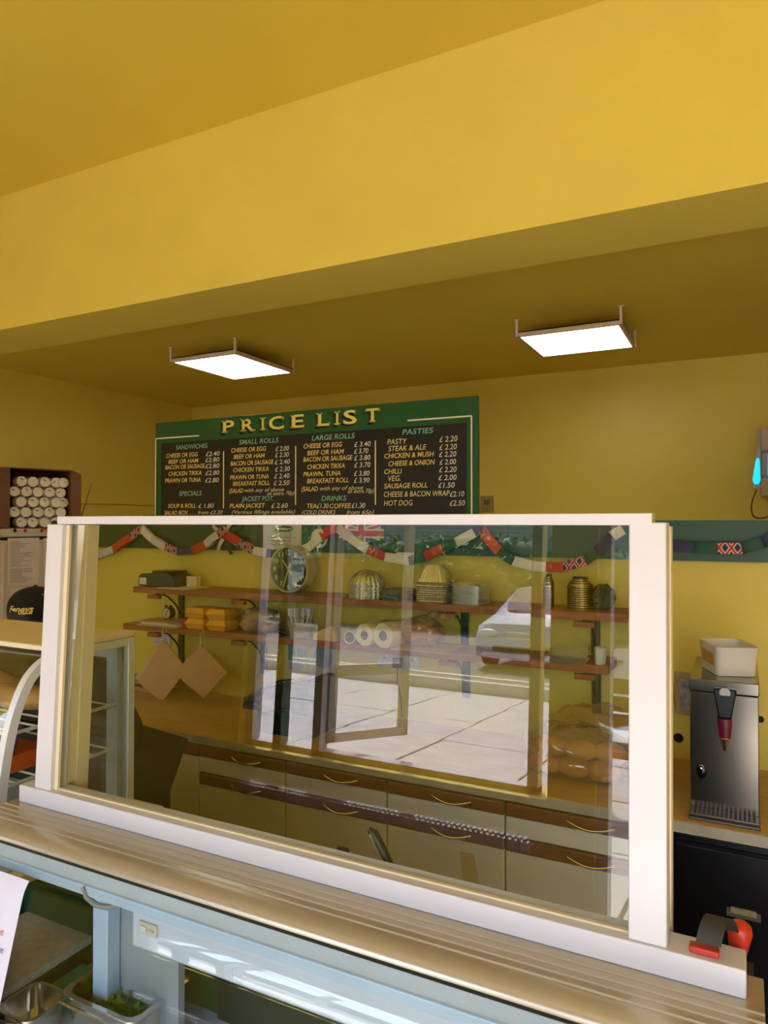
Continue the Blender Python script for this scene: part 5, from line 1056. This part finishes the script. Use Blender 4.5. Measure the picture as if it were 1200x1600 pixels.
tag(obj('red_tray', MB().box(-1.75, -1.52, 1.26, 1.36, CZ0 + .0205, CZ0 + .045), M_REDP, bevel=.006), 'red plastic tray on the floor of the food cabinet behind the post', 'tray')

# ================================================================== PERSON (bending behind the cabinet)
def skin(name, verts, edges, radii, root, m, parent, sub=2):
    me = bpy.data.meshes.new(name); me.from_pydata(verts, edges, []); o = bpy.data.objects.new(name, me); col.objects.link(o); o.parent = parent; BASE[o.name] = BASE[parent.name]
    md = o.modifiers.new('skin', 'SKIN'); sv = me.skin_vertices[0].data if me.skin_vertices else None
    if sv is None: me.attributes; 
    for i, r_ in enumerate(radii): me.skin_vertices[0].data[i].radius = r_ if isinstance(r_, tuple) else (r_, r_)
    me.skin_vertices[0].data[root].use_root = True; md.use_smooth_shade = True
    s_ = o.modifiers.new('sub', 'SUBSURF'); s_.levels = sub; s_.render_levels = sub; me.materials.append(m); return o
PX, PY = -2.12, 1.95
pn = thing('person', 'person in a black cap and dark clothes bending forward behind the food cabinet', 'person', (PX, PY, 0))
def L(x, y, z_): return (x - PX, y - PY, z_)
V_ = [L(-2.12, 1.95, .93), L(-2.19, 1.935, 1.06), L(-2.28, 1.915, 1.20), L(-2.36, 1.895, 1.31), L(-2.415, 1.88, 1.385), L(-2.45, 1.868, 1.45), L(-2.47, 1.86, 1.52),
      L(-2.14, 1.84, .88), L(-2.16, 1.84, .50), L(-2.10, 1.84, .09), L(-2.22, 1.82, .04),
      L(-2.10, 2.06, .88), L(-2.08, 2.07, .50), L(-2.02, 2.08, .09), L(-2.14, 2.08, .04),
      L(-2.37, 1.73, 1.28), L(-2.47, 1.70, 1.06), L(-2.66, 1.66, 1.02), L(-2.72, 1.65, 1.02),
      L(-2.33, 2.05, 1.30), L(-2.42, 2.12, 1.06), L(-2.62, 2.08, .98), L(-2.68, 2.07, .98)]
E_ = [(0, 1), (1, 2), (2, 3), (3, 4), (4, 5), (5, 6), (0, 7), (7, 8), (8, 9), (9, 10), (0, 11), (11, 12), (12, 13), (13, 14), (3, 15), (15, 16), (16, 17), (17, 18), (3, 19), (19, 20), (20, 21), (21, 22)]
R2_ = [.06, .07, .08, .07, .05, .06, .075, .045, .04, .03, .03, .045, .04, .03, .03, .036, .032, .026, .026, .036, .032, .026, .026]
# fingers
for (wi, sy) in ((18, 1), (22, 1)):
    wv = Vector(V_[wi])
    for k in range(5):
        dy = (-.03, -.015, 0, .015, .035)[k]; ln = (.05, .06, .065, .058, .035)[k]
        b_ = len(V_); V_ += [tuple(wv + Vector((-.03, dy, 0))), tuple(wv + Vector((-.03 - ln * .6, dy * 1.2, -.006))), tuple(wv + Vector((-.03 - ln, dy * 1.25, -.03)))]; E_ += [(wi, b_), (b_, b_ + 1), (b_ + 1, b_ + 2)]; R2_ += [.009, .008, .007]
body = skin('body', V_, E_, R2_, 0, M_SKIN, pn)
def hd(p_): return p_
HC = Vector(L(-2.485, 1.855, 1.515))
fc_ = MB().blob((HC.x, HC.y, HC.z - .03), (.088, .074, .105), 0, n=24, m=16)
# clothes
sweater = skin('pullover', V_[0:5] + V_[15:18] + V_[19:22], [(0, 1), (1, 2), (2, 3), (3, 4), (3, 5), (5, 6), (6, 7), (3, 8), (8, 9), (9, 10)], [.145, .14, .145, .13, .06, .062, .052, .038, .062, .052, .038], 0, M_CLOTH, pn)
trous = skin('trousers', V_[0:1] + V_[7:10] + V_[11:14], [(0, 1), (1, 2), (2, 3), (0, 4), (4, 5), (5, 6)], [.15, .105, .075, .058, .105, .075, .058], 0, M_TROU, pn)
face = MB(); 
cap_c = Vector((HC.x, HC.y, HC.z - .005)); cm = MB(); n = 28; vs_ = []
for i in range(11):
    th = pi / 2 * i / 10
    for k in range(n):
        a_ = 2 * pi * k / n; vs_.append(cap_c + Vector((cos(a_) * .112 * cos(th), sin(a_) * .094 * cos(th), .088 * sin(th) ** .9)))
for k in range(n): a_ = 2 * pi * k / n; vs_.append(cap_c + Vector((cos(a_) * .109, sin(a_) * .092, -.030)))
fs_ = [(i * n + k, i * n + (k + 1) % n, (i + 1) * n + (k + 1) % n, (i + 1) * n + k) for i in range(10) for k in range(n)] + [(11 * n + k, 11 * n + (k + 1) % n, (k + 1) % n, k) for k in range(n)]
HM = Matrix.Translation(HC) @ Matrix.Rotation(radians(-75), 4, 'Z') @ Matrix.Translation(-HC)
cap = obj('cap', MB().add(vs_, fs_), M_CLOTH, pn, local=True)
obj('brim', MB().sheet(lambda a, b: cap_c + Vector((-.085 - .09 * b * (1 - (2 * a - 1) ** 2 * .5), .075 * (2 * a - 1), -.028 - .03 * b)), 8, 4, .004).xf(HM), M_CLOTH, cap, local=True)
obj('button', MB().blob(tuple(cap_c + Vector((0, 0, .089))), (.008, .008, .004), 0, n=10, m=6), M_CLOTH, cap, local=True)
def capsurf(a_, th): return cap_c + Vector((cos(a_) * .1135 * cos(th), sin(a_) * .0955 * cos(th), .089 * sin(th) ** .9 if th > 0 else th * .09))
tm = text(MB(), 'Feneys', (0, 0, 0), XR, Vector((0, 1, 0)), 1, 1, .35, .03, lift=0); xm_ = max(v_[0] for v_ in tm.v)
A0, A1 = radians(258), radians(316)
tm.v = [tuple(capsurf(A0 + (A1 - A0) * v_[0], radians(-3) + radians(14) * v_[1] + .04 * v_[0]) + Vector((cos(A0 + (A1 - A0) * v_[0]), sin(A0 + (A1 - A0) * v_[0]), 0)) * .001) for v_ in tm.v]
obj('cap_lettering', tm, mat('cap_yellow', 'ecd070', .6), cap, local=True, smooth=False)
ul = MB().sheet(lambda a, b: capsurf(A0 + (A1 - A0) * (.25 + .7 * a), radians(-7) + radians(3) * b + .04 * a) + Vector((0, -.001, 0)), 10, 1, .001); obj('cap_underline', ul, mat('cap_yellow', 'ecd070', .6), cap, local=True)
for (a_, th) in ((radians(338), radians(42)), (radians(350), radians(50))): obj('eyelet', MB().blob(tuple(capsurf(a_, th)), (.004, .004, .004), 0, n=8, m=6), mat('eyelet_grey', '9a9a96', .5), cap, local=True)
# head details: face front points to -X
hm = MB().blob((HC.x, HC.y, HC.z - .035), (.094, .076, .112), 0, n=26, m=18)
hm.blob((HC.x - .095, HC.y, HC.z - .05), (.018, .012, .022), 0, n=10, m=8).blob((HC.x + .0, HC.y - .078, HC.z - .045), (.016, .008, .028), 0, n=10, m=8).blob((HC.x + .0, HC.y + .078, HC.z - .045), (.016, .008, .028), 0, n=10, m=8)
obj('head', hm.xf(HM), M_SKIN, pn, local=True)
for sy in (-1, 1): obj('eye', MB().blob((HC.x - .082, HC.y + sy * .03, HC.z - .035), (.01, .012, .008), 0, n=10, m=8).xf(HM), M_WHT, pn, local=True)
obj('mouth', MB().blob((HC.x - .082, HC.y, HC.z - .095), (.01, .024, .006), 0, n=10, m=6).xf(HM), mat('lips', '9a4a40', .5), pn, local=True)
obj('hair', MB().blob((HC.x + .035, HC.y, HC.z - .04), (.068, .080, .075), .03, 2, n=20, m=14).xf(HM), M_HAIR, pn, local=True)
